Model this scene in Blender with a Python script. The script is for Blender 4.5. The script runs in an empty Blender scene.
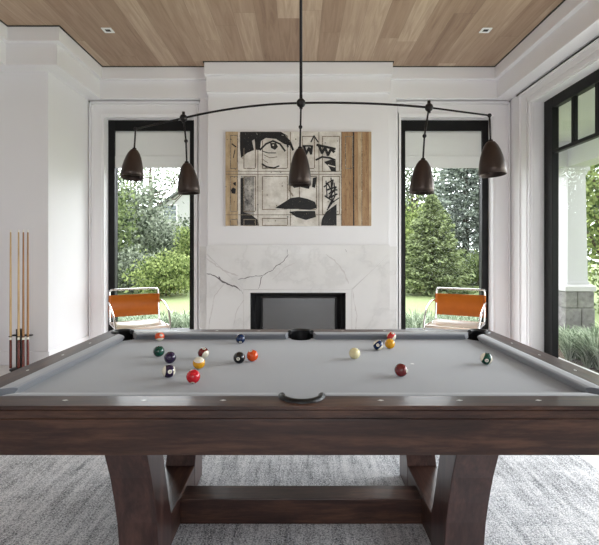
import bpy, bmesh, math, random
from mathutils import Vector, Matrix, Euler
import numpy as np
PI = math.pi
R = math.radians
S = bpy.context.scene
COL = S.collection

# ------------------------------------------------------------------ camera
HC = 1.304            # eye height
F = 440.0             # focal length in pixels of the 599 px wide frame
cam_d = bpy.data.cameras.new('camera')
cam_d.sensor_fit = 'HORIZONTAL'
cam_d.sensor_width = 36.0
cam_d.lens = 36.0 * F / 599.0
cam_d.shift_y = -20.5 / 599.0
cam_d.clip_start = 0.05
cam_d.clip_end = 300
cam = bpy.data.objects.new('camera', cam_d)
COL.objects.link(cam)
cam.location = (0, 0, HC)
cam.rotation_euler = (PI / 2, 0, 0)
S.camera = cam

# ------------------------------------------------------------------ sky
SKY_BASE, SKY_PEAK = 3.3, 11.0
w = bpy.data.worlds.new('overcast_sky'); S.world = w; w.use_nodes = True
nt = w.node_tree; nt.nodes.clear()
out = nt.nodes.new('ShaderNodeOutputWorld')
bg = nt.nodes.new('ShaderNodeBackground')
tc = nt.nodes.new('ShaderNodeTexCoord')
dt = nt.nodes.new('ShaderNodeVectorMath'); dt.operation = 'DOT_PRODUCT'
gd = Vector((0.15, 0.9, 0.4)).normalized()      # the bright side of the clouds
dt.inputs[1].default_value = gd
mr = nt.nodes.new('ShaderNodeMapRange'); mr.interpolation_type = 'SMOOTHSTEP'
mr.inputs['From Min'].default_value = -0.1; mr.inputs['From Max'].default_value = 1.0
mr.inputs['To Min'].default_value = SKY_BASE; mr.inputs['To Max'].default_value = SKY_PEAK
nt.links.new(tc.outputs['Generated'], dt.inputs[0])
nt.links.new(dt.outputs['Value'], mr.inputs['Value'])
nt.links.new(mr.outputs['Result'], bg.inputs['Strength'])
bg.inputs['Color'].default_value = (0.93, 0.96, 1.0, 1)
nt.links.new(bg.outputs[0], out.inputs[0])

# ------------------------------------------------------------------ daylight at the door and back windows, and an added rear fill
def area(name, loc, rot, sx, sy, energy=0.0, portal=False, color=(1, 1, 1)):
    l = bpy.data.lights.new(name, 'AREA'); l.shape = 'RECTANGLE'; l.size = sx; l.size_y = sy
    l.energy = energy; l.color = color
    if portal:
        l.cycles.is_portal = True
    o = bpy.data.objects.new(name, l); COL.objects.link(o)
    o.location = loc; o.rotation_euler = rot
    return o
REAR_FILL = 6.0
DOOR = 110.0
area('rear_fill', (0, -3.2, 1.7), (R(90), 0, 0), 2.1, 2.7, REAR_FILL, color=(0.98, 0.98, 1))  # unseen lamp added behind the viewer to brighten the room
area('door_daylight', (3.3, 2.4, 1.45), (0, R(90), 0), 2.3, 3.7, DOOR, color=(0.96, 0.965, 1.0))
area('daylight_portal', (3.12, 2.9, 1.6), (0, R(90), 0), 3.1, 5.1, 1, True)
area('daylight_portal', (-2.07, 6.35, 1.5), (R(-90), 0, 0), 1.24, 2.9, 1, True)
area('daylight_portal', (2.03, 6.35, 1.5), (R(-90), 0, 0), 1.24, 2.9, 1, True)

S.view_settings.view_transform = 'Standard'
S.view_settings.look = 'None'
S.view_settings.exposure = -0.12
S.view_settings.gamma = 1.0
S.view_settings.use_curve_mapping = False
try:
    S.cycles.max_bounces = 10
    S.cycles.diffuse_bounces = 6
    S.cycles.transparent_max_bounces = 24
    S.cycles.use_denoising = True
except Exception:
    pass

# ------------------------------------------------------------------ materials
def new_mat(name):
    m = bpy.data.materials.new(name); m.use_nodes = True
    n = m.node_tree.nodes; b = n['Principled BSDF']
    return m, m.node_tree, b

def N(t, kind, **kw):
    n = t.nodes.new(kind)
    for k, v in kw.items():
        if k in n.inputs: n.inputs[k].default_value = v
        else: setattr(n, k, v)
    return n

def srgb(r, g, b):
    f = lambda c: (c / 255 / 12.92) if c / 255 <= 0.04045 else ((c / 255 + 0.055) / 1.055) ** 2.4
    return (f(r), f(g), f(b), 1)

def simple(name, col, rough=0.5, metal=0.0, var=0.06, scale=8.0, bump=0.0, stretch=None, spec=None, coat=0.0, coat_rough=0.1):
    """principled colour broken up by a fine noise"""
    m, t, b = new_mat(name)
    tc = N(t, 'ShaderNodeTexCoord')
    mp = N(t, 'ShaderNodeMapping')
    t.links.new(tc.outputs['Object'], mp.inputs[0])
    if stretch: mp.inputs['Scale'].default_value = stretch
    no = N(t, 'ShaderNodeTexNoise', Scale=scale, Detail=5.0)
    t.links.new(mp.outputs[0], no.inputs['Vector'])
    mix = N(t, 'ShaderNodeMix', data_type='RGBA')
    c1 = [max(0, c * (1 - var)) for c in col[:3]] + [1]
    c2 = [min(1, c * (1 + var)) for c in col[:3]] + [1]
    mix.inputs['A'].default_value = c1; mix.inputs['B'].default_value = c2
    for i in mix.inputs:
        if i.name == 'A' and i.type == 'RGBA': i.default_value = c1
        if i.name == 'B' and i.type == 'RGBA': i.default_value = c2
    t.links.new(no.outputs['Fac'], mix.inputs['Factor'])
    t.links.new([o for o in mix.outputs if o.type == 'RGBA'][0], b.inputs['Base Color'])
    b.inputs['Roughness'].default_value = rough; b.inputs['Metallic'].default_value = metal
    if spec is not None: b.inputs['Specular IOR Level'].default_value = spec
    if coat: b.inputs['Coat Weight'].default_value = coat; b.inputs['Coat Roughness'].default_value = coat_rough
    if bump:
        bp = N(t, 'ShaderNodeBump', Strength=bump, Distance=0.01)
        t.links.new(no.outputs['Fac'], bp.inputs['Height']); t.links.new(bp.outputs[0], b.inputs['Normal'])
    return m

def ramp(t, fac, stops):
    r = N(t, 'ShaderNodeValToRGB')
    e = r.color_ramp.elements
    while len(e) < len(stops): e.new(0.5)
    for k, (p, c) in enumerate(stops):
        e[k].position = p; e[k].color = c
    t.links.new(fac, r.inputs[0])
    return r.outputs[0]

def wood(name, dark, mid, light, axis='X', scale=1.0, rough=0.35, coat=0.0, coat_rough=0.12):
    m, t, b = new_mat(name)
    tc = N(t, 'ShaderNodeTexCoord'); mp = N(t, 'ShaderNodeMapping')
    s = {'X': (0.9, 9, 9), 'Y': (9, 0.9, 9), 'Z': (9, 9, 0.9)}[axis]
    mp.inputs['Scale'].default_value = [v * scale for v in s]
    t.links.new(tc.outputs['Object'], mp.inputs[0])
    n1 = N(t, 'ShaderNodeTexNoise', Scale=2.2, Detail=8.0, Roughness=0.65, Distortion=0.6)
    t.links.new(mp.outputs[0], n1.inputs['Vector'])
    n2 = N(t, 'ShaderNodeTexNoise', Scale=14.0, Detail=4.0, Roughness=0.7)
    t.links.new(mp.outputs[0], n2.inputs['Vector'])
    ad = N(t, 'ShaderNodeMath', operation='MULTIPLY_ADD'); ad.inputs[1].default_value = 0.35
    t.links.new(n2.outputs['Fac'], ad.inputs[0]); t.links.new(n1.outputs['Fac'], ad.inputs[2])
    c = ramp(t, ad.outputs[0], [(0.42, dark), (0.66, mid), (0.92, light)])
    t.links.new(c, b.inputs['Base Color'])
    b.inputs['Roughness'].default_value = rough
    b.inputs['Coat Weight'].default_value = coat; b.inputs['Coat Roughness'].default_value = coat_rough
    b.inputs['Specular IOR Level'].default_value = 0.4
    bp = N(t, 'ShaderNodeBump', Strength=0.06, Distance=0.005)
    t.links.new(n2.outputs['Fac'], bp.inputs['Height']); t.links.new(bp.outputs[0], b.inputs['Normal'])
    return m

def planks(name, pw, pl, stops, rough=0.5, seam=0.008):
    """boards running along Y"""
    m, t, b = new_mat(name)
    L = t.links
    def M(op, a, c=None, d=None):
        n = N(t, 'ShaderNodeMath', operation=op)
        for i, v in enumerate((a, c, d)):
            if v is None: continue
            if isinstance(v, (int, float)): n.inputs[i].default_value = v
            else: L.new(v, n.inputs[i])
        return n.outputs[0]
    tc = N(t, 'ShaderNodeTexCoord'); sp = N(t, 'ShaderNodeSeparateXYZ')
    L.new(tc.outputs['Object'], sp.inputs[0])
    u = M('DIVIDE', sp.outputs['X'], pw); iu = M('FLOOR', u)
    w1 = N(t, 'ShaderNodeTexWhiteNoise', noise_dimensions='1D'); L.new(iu, w1.inputs['W'])
    v = M('ADD', M('DIVIDE', sp.outputs['Y'], pl), M('MULTIPLY', w1.outputs['Value'], 7.31)); iv = M('FLOOR', v)
    cb = N(t, 'ShaderNodeCombineXYZ'); L.new(iu, cb.inputs[0]); L.new(iv, cb.inputs[1])
    w2 = N(t, 'ShaderNodeTexWhiteNoise', noise_dimensions='3D'); L.new(cb.outputs[0], w2.inputs['Vector'])
    # grain, shifted per board
    mp = N(t, 'ShaderNodeMapping'); mp.inputs['Scale'].default_value = (11, 0.8, 1)
    L.new(tc.outputs['Object'], mp.inputs[0])
    vm = N(t, 'ShaderNodeVectorMath', operation='MULTIPLY_ADD'); vm.inputs[1].default_value = (37, 37, 37)
    L.new(w2.outputs['Color'], vm.inputs[0]); L.new(mp.outputs[0], vm.inputs[2])
    n1 = N(t, 'ShaderNodeTexNoise', Scale=1.6, Detail=8.0, Roughness=0.6, Distortion=0.9); L.new(vm.outputs[0], n1.inputs['Vector'])
    f = M('ADD', M('MULTIPLY', w2.outputs['Value'], 0.42), M('MULTIPLY', n1.outputs['Fac'], 0.75))
    c = ramp(t, f, stops)
    fu = M('FRACT', u); e = M('MINIMUM', fu, M('SUBTRACT', 1.0, fu))
    fv = M('FRACT', v); e2 = M('MULTIPLY', M('MINIMUM', fv, M('SUBTRACT', 1.0, fv)), pl / pw)
    s_ = M('LESS_THAN', M('MINIMUM', e, e2), seam)
    mix = N(t, 'ShaderNodeMix', data_type='RGBA', blend_type='MULTIPLY')
    ci = [i for i in mix.inputs if i.type == 'RGBA']
    L.new(c, ci[0]); ci[1].default_value = (0.7, 0.68, 0.66, 1)
    L.new(s_, mix.inputs['Factor'])
    L.new([o for o in mix.outputs if o.type == 'RGBA'][0], b.inputs['Base Color'])
    b.inputs['Roughness'].default_value = rough
    return m

M_ = {}
M_['wall'] = simple('wall_paint', (0.80, 0.785, 0.80, 1), 0.6, var=0.012, scale=3)
M_['trim'] = simple('trim_paint', (0.83, 0.815, 0.83, 1), 0.42, var=0.01, scale=5)
M_['gap'] = simple('shadow_gap', (0.05, 0.045, 0.04, 1), 0.8)
M_['ceiling'] = planks('oak_ceiling_boards', 0.23, 2.6,
    [(0.22, srgb(128, 100, 82)), (0.45, srgb(158, 131, 110)), (0.65, srgb(174, 149, 127)), (0.9, srgb(202, 180, 158))], 0.55)
M_['floor'] = planks('pale_floor_boards', 0.24, 2.2,
    [(0.1, (0.62, 0.6, 0.57, 1)), (0.9, (0.78, 0.77, 0.75, 1))], 0.35)
M_['black'] = simple('bronze_black_frame', srgb(13, 12, 13), 0.5, spec=0.25, metal=0.0, var=0.1)
M_['table_x'] = wood('walnut_lengthwise', srgb(28, 17, 15), srgb(60, 38, 32), srgb(100, 70, 55), 'X', 1.0, 0.42, 0.2, 0.14)
M_['table_y'] = wood('walnut_crosswise', srgb(28, 17, 15), srgb(60, 38, 32), srgb(100, 70, 55), 'Y', 1.0, 0.42, 0.2, 0.14)
M_['table_z'] = wood('walnut_upright', srgb(34, 21, 21), srgb(66, 44, 41), srgb(96, 68, 60), 'Z', 0.8, 0.34, 0.3, 0.2)
M_['felt'] = simple('grey_billiard_cloth', srgb(126, 131, 139), 0.85, var=0.03, scale=300, bump=0.02)
M_['felt'].node_tree.nodes['Principled BSDF'].inputs['Sheen Weight'].default_value = 0.5
M_['rubber'] = simple('black_pocket_leather', srgb(16, 17, 20), 0.4, var=0.2, scale=60, bump=0.1)
M_['pearl'] = simple('pearl_sight', (0.85, 0.85, 0.83, 1), 0.25)
M_['bronze'] = simple('aged_bronze', srgb(66, 55, 49), 0.33, metal=0.6, var=0.6, scale=5, stretch=(6, 6, 0.8))
M_['bronze_in'] = simple('shade_lining', srgb(60, 52, 48), 0.5, metal=0.3, var=0.1)
M_['iron'] = simple('blackened_iron', srgb(34, 31, 31), 0.42, metal=0.5, var=0.15, scale=20)
M_['chrome'] = simple('polished_chrome', (0.80, 0.79, 0.78, 1), 0.12, metal=1.0, var=0.02)
M_['leather'] = simple('tan_orange_leather', srgb(184, 98, 24), 0.45, spec=0.3, var=0.10, scale=14, bump=0.06, coat=0.2, coat_rough=0.25)
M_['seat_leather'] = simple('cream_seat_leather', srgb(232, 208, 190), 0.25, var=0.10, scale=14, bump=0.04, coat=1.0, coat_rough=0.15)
M_['blind'] = simple('white_linen_blind', (0.74, 0.75, 0.73, 1), 0.8, var=0.02, scale=40)
M_['stone'] = simple('rough_grey_stone', srgb(128, 125, 124), 0.9, var=0.7, scale=14, bump=1.0)
M_['stonecap'] = simple('honed_stone_cap', srgb(196, 194, 192), 0.7, var=0.06, scale=10)
M_['mulch'] = simple('dark_mulch', srgb(92, 78, 64), 0.95, var=0.4, scale=20, bump=0.5)
M_['paving'] = simple('pale_terrace_paving', (0.72, 0.71, 0.69, 1), 0.6, var=0.05)
M_['lawn'] = simple('mown_lawn', srgb(120, 132, 84), 0.9, var=0.28, scale=30, bump=0.5)
M_['bark'] = simple('tree_bark', srgb(88, 76, 66), 0.9, var=0.3, scale=12, stretch=(4, 4, 1), bump=0.5)
M_['roof'] = simple('grey_roof_shingles', srgb(120, 120, 124), 0.9, var=0.2, scale=6)
M_['house'] = simple('white_weatherboard', (0.56, 0.55, 0.56, 1), 0.7, var=0.02)
M_['house_glass'] = simple('dark_house_glass', srgb(130, 138, 146), 0.1, var=0.1)
M_['firebox'] = simple('black_firebox_metal', srgb(24, 24, 26), 0.35, metal=0.3, var=0.1)
M_['fireback'] = simple('charcoal_fireback', srgb(70, 70, 73), 0.4, var=0.12, scale=4)
M_['white'] = simple('white_enamel', (0.85, 0.85, 0.84, 1), 0.35, var=0.01)

def glass_mat():
    m = bpy.data.materials.new('window_glass'); m.use_nodes = True
    t = m.node_tree; t.nodes.clear()
    o = N(t, 'ShaderNodeOutputMaterial'); a = N(t, 'ShaderNodeBsdfTransparent'); g = N(t, 'ShaderNodeBsdfGlossy', Roughness=0.0)
    a.inputs[0].default_value = (0.96, 0.97, 0.965, 1)
    fr = N(t, 'ShaderNodeLayerWeight'); mx = N(t, 'ShaderNodeMixShader')
    pw = N(t, 'ShaderNodeMath', operation='POWER'); pw.inputs[1].default_value = 4.0
    ml = N(t, 'ShaderNodeMath', operation='MULTIPLY_ADD'); ml.inputs[1].default_value = 0.5; ml.inputs[2].default_value = 0.003
    t.links.new(fr.outputs['Facing'], pw.inputs[0]); t.links.new(pw.outputs[0], ml.inputs[0])
    t.links.new(ml.outputs[0], mx.inputs[0]); t.links.new(a.outputs[0], mx.inputs[1]); t.links.new(g.outputs[0], mx.inputs[2])
    t.links.new(mx.outputs[0], o.inputs[0]); return m
M_['glass'] = glass_mat()

def fire_glass():
    m = bpy.data.materials.new('fire_screen_glass'); m.use_nodes = True
    t = m.node_tree; t.nodes.clear()
    o = N(t, 'ShaderNodeOutputMaterial'); a = N(t, 'ShaderNodeBsdfTransparent'); g = N(t, 'ShaderNodeBsdfGlossy', Roughness=0.3)
    a.inputs[0].default_value = (0.6, 0.6, 0.62, 1)
    mx = N(t, 'ShaderNodeMixShader'); mx.inputs[0].default_value = 0.2
    t.links.new(a.outputs[0], mx.inputs[1]); t.links.new(g.outputs[0], mx.inputs[2]); t.links.new(mx.outputs[0], o.inputs[0]); return m
M_['fireglass'] = fire_glass()

def marble_mat():
    m, t, b = new_mat('white_veined_marble')
    tc = N(t, 'ShaderNodeTexCoord')
    n0 = N(t, 'ShaderNodeTexNoise', Scale=1.6, Detail=6.0, Roughness=0.6); t.links.new(tc.outputs['Object'], n0.inputs['Vector'])
    vm = N(t, 'ShaderNodeVectorMath', operation='MULTIPLY_ADD'); vm.inputs[1].default_value = (1.2, 1.2, 1.2)
    t.links.new(n0.outputs['Color'], vm.inputs[0]); t.links.new(tc.outputs['Object'], vm.inputs[2])
    wv = N(t, 'ShaderNodeTexNoise', Scale=1.1, Detail=3.0, Roughness=0.5); t.links.new(vm.outputs[0], wv.inputs['Vector'])
    sb = N(t, 'ShaderNodeMath', operation='SUBTRACT'); sb.inputs[1].default_value = 0.5; t.links.new(wv.outputs['Fac'], sb.inputs[0])
    ab = N(t, 'ShaderNodeMath', operation='ABSOLUTE'); t.links.new(sb.outputs[0], ab.inputs[0])
    c = ramp(t, ab.outputs[0], [(0.0, (0.66, 0.645, 0.64, 1)), (0.03, (0.715, 0.70, 0.695, 1)), (0.10, (0.745, 0.73, 0.725, 1))])
    t.links.new(c, b.inputs['Base Color']); b.inputs['Roughness'].default_value = 0.22
    return m
M_['marble'] = marble_mat()
M_['vein'] = simple('marble_vein', srgb(98, 92, 94), 0.3, var=0.35, scale=30)
M_['vein_faint'] = simple('marble_faint_vein', srgb(204, 199, 198), 0.25, var=0.1, scale=30)

def rug_mat():
    m, t, b = new_mat('grey_pile_rug'); L = t.links
    tc = N(t, 'ShaderNodeTexCoord')
    def noise(sx, sy, sc, det):
        mp = N(t, 'ShaderNodeMapping'); mp.inputs['Scale'].default_value = (sx, sy, 1); L.new(tc.outputs['Object'], mp.inputs[0])
        n = N(t, 'ShaderNodeTexNoise', Scale=sc, Detail=det, Roughness=0.7); L.new(mp.outputs[0], n.inputs['Vector']); return n.outputs['Fac']
    a = noise(1, 1, 2.2, 3.0); s1 = noise(26, 2.4, 1.0, 6.0); s2 = noise(4, 30, 1.0, 5.0); f = noise(1, 1, 130, 2.0)
    def mad(x, k, y):
        n = N(t, 'ShaderNodeMath', operation='MULTIPLY_ADD'); L.new(x, n.inputs[0]); n.inputs[1].default_value = k
        if isinstance(y, float): n.inputs[2].default_value = y
        else: L.new(y, n.inputs[2])
        return n.outputs[0]
    v = mad(a, 0.45, mad(s1, 0.75, mad(s2, 0.22, mad(f, 1.15, -0.79))))
    c = ramp(t, v, [(0.26, srgb(78, 82, 88)), (0.46, srgb(196, 198, 203)), (0.64, srgb(246, 246, 248))])
    L.new(c, b.inputs['Base Color']); b.inputs['Roughness'].default_value = 0.95
    b.inputs['Sheen Weight'].default_value = 0.2
    bp = N(t, 'ShaderNodeBump', Strength=0.7, Distance=0.01); L.new(v, bp.inputs['Height']); L.new(bp.outputs[0], b.inputs['Normal'])
    return m
M_['rug'] = rug_mat()

def leaf_mat(name, c1, c2, trans=0.35):
    m = bpy.data.materials.new(name); m.use_nodes = True; t = m.node_tree; t.nodes.clear(); L = t.links
    o = N(t, 'ShaderNodeOutputMaterial'); g = N(t, 'ShaderNodeNewGeometry')
    c = ramp(t, g.outputs['Random Per Island'], [(0.0, c1), (1.0, c2)])
    d = N(t, 'ShaderNodeBsdfDiffuse'); tr = N(t, 'ShaderNodeBsdfTranslucent'); mx = N(t, 'ShaderNodeMixShader'); mx.inputs[0].default_value = trans
    L.new(c, d.inputs[0]); L.new(c, tr.inputs[0]); L.new(d.outputs[0], mx.inputs[1]); L.new(tr.outputs[0], mx.inputs[2]); L.new(mx.outputs[0], o.inputs[0])
    return m
M_['leaf_grey'] = leaf_mat('grey_green_leaves', srgb(56, 66, 54), srgb(176, 184, 164))
M_['leaf_mid'] = leaf_mat('mid_green_leaves', srgb(50, 64, 42), srgb(142, 156, 108))
M_['leaf_dark'] = leaf_mat('dark_green_leaves', srgb(40, 50, 42), srgb(134, 146, 122))
M_['leaf_lime'] = leaf_mat('lime_green_leaves', srgb(58, 78, 44), srgb(180, 192, 128))
M_['needle_green'] = leaf_mat('green_spruce_needles', srgb(46, 60, 42), srgb(188, 200, 150), 0.2)
M_['needle_blue'] = leaf_mat('blue_spruce_needles', srgb(48, 60, 56), srgb(206, 214, 204), 0.2)
M_['blade'] = leaf_mat('grey_green_blades', srgb(62, 84, 52), srgb(200, 210, 186), 0.3)

# ------------------------------------------------------------------ mesh helpers
class MB:
    def __init__(s): s.v = []; s.f = []; s.m = []; s.sm = []
    def add(s, vs, fs, mi=0, smooth=False):
        k = len(s.v); s.v += [tuple(v) for v in vs]
        for f in fs: s.f.append(tuple(i + k for i in f)); s.m.append(mi); s.sm.append(smooth)
        return s
    def box(s, x0, x1, y0, y1, z0, z1, mi=0):
        return s.add([(x0, y0, z0), (x1, y0, z0), (x1, y1, z0), (x0, y1, z0), (x0, y0, z1), (x1, y0, z1), (x1, y1, z1), (x0, y1, z1)],
                     [(0, 3, 2, 1), (4, 5, 6, 7), (0, 1, 5, 4), (1, 2, 6, 5), (2, 3, 7, 6), (3, 0, 4, 7)], mi)
    def prism(s, pts, a0, a1, axis='Z', mi=0):
        """extrude a 2-D outline: axis Z pts=(x,y); axis X pts=(y,z); axis Y pts=(x,z)"""
        n = len(pts)
        mk = {'Z': lambda p, a: (p[0], p[1], a), 'X': lambda p, a: (a, p[0], p[1]), 'Y': lambda p, a: (p[0], a, p[1])}[axis]
        vs = [mk(p, a0) for p in pts] + [mk(p, a1) for p in pts]
        fs = [tuple(range(n))[::-1], tuple(range(n, 2 * n))] + [(i, (i + 1) % n, n + (i + 1) % n, n + i) for i in range(n)]
        return s.add(vs, fs, mi)
    def tube(s, pts, r, n=12, mi=0, closed=False):
        pts = [Vector(p) for p in pts]; rs = r if isinstance(r, (list, tuple)) else [r] * len(pts)
        k = len(pts); vs = []; fs = []
        up = None
        for i, p in enumerate(pts):
            if closed: t = pts[(i + 1) % k] - pts[i - 1]
            else: t = pts[min(i + 1, k - 1)] - pts[max(i - 1, 0)]
            t.normalize()
            if up is None:
                up = Vector((0, 0, 1)) if abs(t.z) < 0.9 else Vector((1, 0, 0))
            a = t.cross(up)
            if a.length < 1e-5: a = t.orthogonal()
            a.normalize(); b = a.cross(t).normalized(); up = b
            for j in range(n):
                q = 2 * PI * j / n; vs.append(p + (a * math.cos(q) + b * math.sin(q)) * rs[i])
        m = k if closed else k - 1
        for i in range(m):
            for j in range(n):
                i2 = (i + 1) % k
                fs.append((i * n + j, i * n + (j + 1) % n, i2 * n + (j + 1) % n, i2 * n + j))
        s.add(vs, fs, mi, True)
        if not closed:
            s.add([vs[j] for j in range(n)], [tuple(range(n))[::-1]], mi); s.add([vs[(k - 1) * n + j] for j in range(n)], [tuple(range(n))], mi)
        return s
    def lathe(s, prof, n=32, c=(0, 0, 0), mi=0, mat=None):
        vs = []; fs = []
        for (r, z) in prof:
            for j in range(n):
                q = 2 * PI * j / n; v = Vector((r * math.cos(q), r * math.sin(q), z))
                if mat: v = mat @ v
                vs.append(v + Vector(c))
        for i in range(len(prof) - 1):
            for j in range(n): fs.append((i * n + j, i * n + (j + 1) % n, (i + 1) * n + (j + 1) % n, (i + 1) * n + j))
        s.add(vs, fs, mi, True); return s
    def sphere(s, c, r, n=20, mi=0):
        prof = [(max(1e-5, r * math.sin(PI * i / n)), -r * math.cos(PI * i / n)) for i in range(n + 1)]
        return s.lathe(prof, n * 2, c, mi)
    def build(s, name, mats, parent=None, bevel=0.0, seg=2, fix=True, loc=None):
        me = bpy.data.meshes.new(name); me.from_pydata(s.v, [], s.f)
        if not isinstance(mats, (list, tuple)): mats = [mats]
        for m in mats: me.materials.append(m)
        me.polygons.foreach_set('material_index', s.m); me.polygons.foreach_set('use_smooth', s.sm)
        if fix:
            bm = bmesh.new(); bm.from_mesh(me); bmesh.ops.remove_doubles(bm, verts=bm.verts, dist=1e-6)
            bmesh.ops.recalc_face_normals(bm, faces=bm.faces); bm.to_mesh(me); bm.free()
        me.update()
        o = bpy.data.objects.new(name, me); COL.objects.link(o)
        if parent: o.parent = parent
        if loc is not None: o.location = loc
        if bevel:
            b = o.modifiers.new('bevel', 'BEVEL'); b.width = bevel; b.segments = seg; b.limit_method = 'ANGLE'; b.angle_limit = R(35); b.harden_normals = False
        return o

def box(name, x0, x1, y0, y1, z0, z1, m, parent=None, bevel=0.0):
    return MB().box(x0, x1, y0, y1, z0, z1).build(name, m, parent, bevel)
def tag(o, label=None, cat=None, group=None, kind=None):
    if label: o['label'] = label
    if cat: o['category'] = cat
    if group: o['group'] = group
    if kind: o['kind'] = kind
    return o
def struct(o, label=None, cat=None): return tag(o, label, cat, kind='structure')
def empty(name, loc=(0, 0, 0), rz=0.0):
    o = bpy.data.objects.new(name, None); COL.objects.link(o); o.location = loc; o.rotation_euler = (0, 0, rz); o.empty_display_size = 0.1
    return o
def px(x, Y): return (x - 299.5) * Y / F
def pz(y, Y): return HC + (252.0 - y) * Y / F
def arc(cx, cy, r, a0, a1, n, ry=None):
    ry = ry or r
    return [(cx + r * math.cos(R(a0 + (a1 - a0) * i / n)), cy + ry * math.sin(R(a0 + (a1 - a0) * i / n))) for i in range(n + 1)]

# ------------------------------------------------------------------ the room
XL, XR, YB = -2.9, 2.9, 6.12     # inner faces of the side walls and the fireplace wall
XJ, YJ = -3.47, 5.08             # left wall further out, and the jut that faces the room
YR = -3.0
ZC = 3.791
WZ0, WZ1 = 0.12, 3.155
LW = (-2.688, -1.45); RW = (1.396, 2.655)
struct(box('floor', -3.7, 3.2, YR - 0.2, 6.45, -0.12, 0, M_['floor']), 'pale boarded floor beyond the grey rug', 'floor')
struct(box('ceiling', -3.7, 3.2, YR - 0.2, 6.45, ZC, ZC + 0.15, M_['ceiling']), 'oak board ceiling with planks running towards the fireplace', 'ceiling')
# fireplace wall with two tall openings
b = MB()
for x0, x1 in ((-3.1, LW[0]), (LW[1], RW[0]), (RW[1], 3.1)): b.box(x0, x1, YB, YB + 0.2, 0, ZC)
for x0, x1 in (LW, RW):
    b.box(x0, x1, YB, YB + 0.2, 0, WZ0); b.box(x0, x1, YB, YB + 0.2, WZ1, ZC)
struct(b.build('wall_back', M_['wall'], bevel=0), 'white wall with the fireplace and two tall windows', 'wall')
b = MB().box(XL - 0.8, XL, YJ, 6.32, 0, ZC).box(XJ - 0.2, XJ, YR, YJ + 0.2, 0, ZC)
struct(b.build('wall_left', M_['wall']), 'white left wall stepping forward beside the cues', 'wall')
# right wall with the wide steel door opening
DY0, DY1, DZ1 = 0.35, 5.455, 3.155
b = MB().box(XR, XR + 0.22, DY1, 6.32, 0, ZC).box(XR, XR + 0.22, YR, DY0, 0, ZC).box(XR, XR + 0.22, DY0, DY1, DZ1, ZC)
struct(b.build('wall_right', M_['wall']), 'white right wall around the black framed glass door', 'wall')
b = MB()
for x0, x1 in ((-3.7, -1.1), (1.1, 3.2)): b.box(x0, x1, YR - 0.15, YR, 0, ZC)
for x0, x1 in ((-1.1, 1.1),): b.box(x0, x1, YR - 0.15, YR, 3.1, ZC).box(x0, x1, YR - 0.15, YR, 0, 0.3)  # opening in this unseen wall is added to let light in
struct(b.build('wall_rear', M_['wall']), 'white wall behind the viewer with an opening added for light', 'wall')

# crown mouldings: two stepped fascias and a flat soffit
Z1, Z2 = 3.627, 3.412
ZS = 3.385
def crown(name, path, inner, lab):
    """path = wall line points (front offsets computed per point as given tuples (band1, band2, wall))"""
    b = MB()
    for (a, c) in zip(path[:-1], path[1:]):
        for lo, hi, k in ((Z1, ZC - 0.006, 0), (ZS, Z1 + 0.0, 1)):
            p0, p1 = a[k], c[k]; q0, q1 = a[2], c[2]
            b.add([(*p0, lo), (*p1, lo), (*q1, lo), (*q0, lo), (*p0, hi), (*p1, hi), (*q1, hi), (*q0, hi)],
                  [(0, 1, 2, 3), (4, 5, 6, 7), (0, 1, 5, 4), (2, 3, 7, 6), (0, 3, 7, 4), (1, 2, 6, 5)])
    return struct(b.build(name, M_['trim'], fix=True, bevel=0.006), lab, 'crown moulding')
def cp(x, y, dx, dy, p1=0.25, p2=0.21):
    return ((x + dx * p1, y + dy * p1), (x + dx * p2, y + dy * p2), (x, y))
# back wall crown is 5.90 (band 1), 5.94 (band 2)
yb1, yb2 = 5.90, 5.955
xl1, xl2 = -2.645, -2.70
xr1, xr2 = 2.62, 2.675
xj1, xj2 = -3.215, -3.27
yj1, yj2 = 4.84, 4.895
crown('trim_1', [((xj1, YR), (xj2, YR), (XJ, YR)), ((xj1, yj1), (xj2, yj2), (XJ, YJ)), ((xl1, yj1), (xl2, yj2), (XL, YJ)),
                 ((xl1, yb1), (xl2, yb2), (XL, YB)), ((-1.2, yb1), (-1.2, yb2), (-1.2, YB))], None, 'white stepped crown moulding along the left walls')
crown('trim_2', [((1.18, yb1), (1.18, yb2), (1.18, YB)), ((xr1, yb1), (xr2, yb2), (XR, YB)), ((xr1, YR), (xr2, YR), (XR, YR))], None,
      'white stepped crown moulding above the right window and door')
# dark shadow gap between crown and ceiling boards
b = MB().box(-3.24, xr1 + 0.02, YR, 6.0, ZC - 0.012, ZC - 0.001)
# (a thin reveal only along the moulding edges)
b = MB()
g = 0.014
for x0, x1, y0, y1 in ((xl1, xr1, yb1 - g, yb1 + 0.1), (xl1 - 0.1, xl1 + g, yj1, yb1), (xj1, xl1 + g, yj1 - g, yj1 + 0.1), (xj1 - 0.1, xj1 + g, YR, yj1), (xr1 - g, xr1 + 0.1, YR, yb1),
                       (-1.247 - g, 1.22 + g, 5.744 - g, 5.95)):
    b.box(x0, x1, y0, y1, ZC - 0.007, ZC + 0.001)
struct(b.build('trim_3', M_['gap']), 'thin dark shadow gap between ceiling boards and crown moulding', 'trim')

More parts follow.
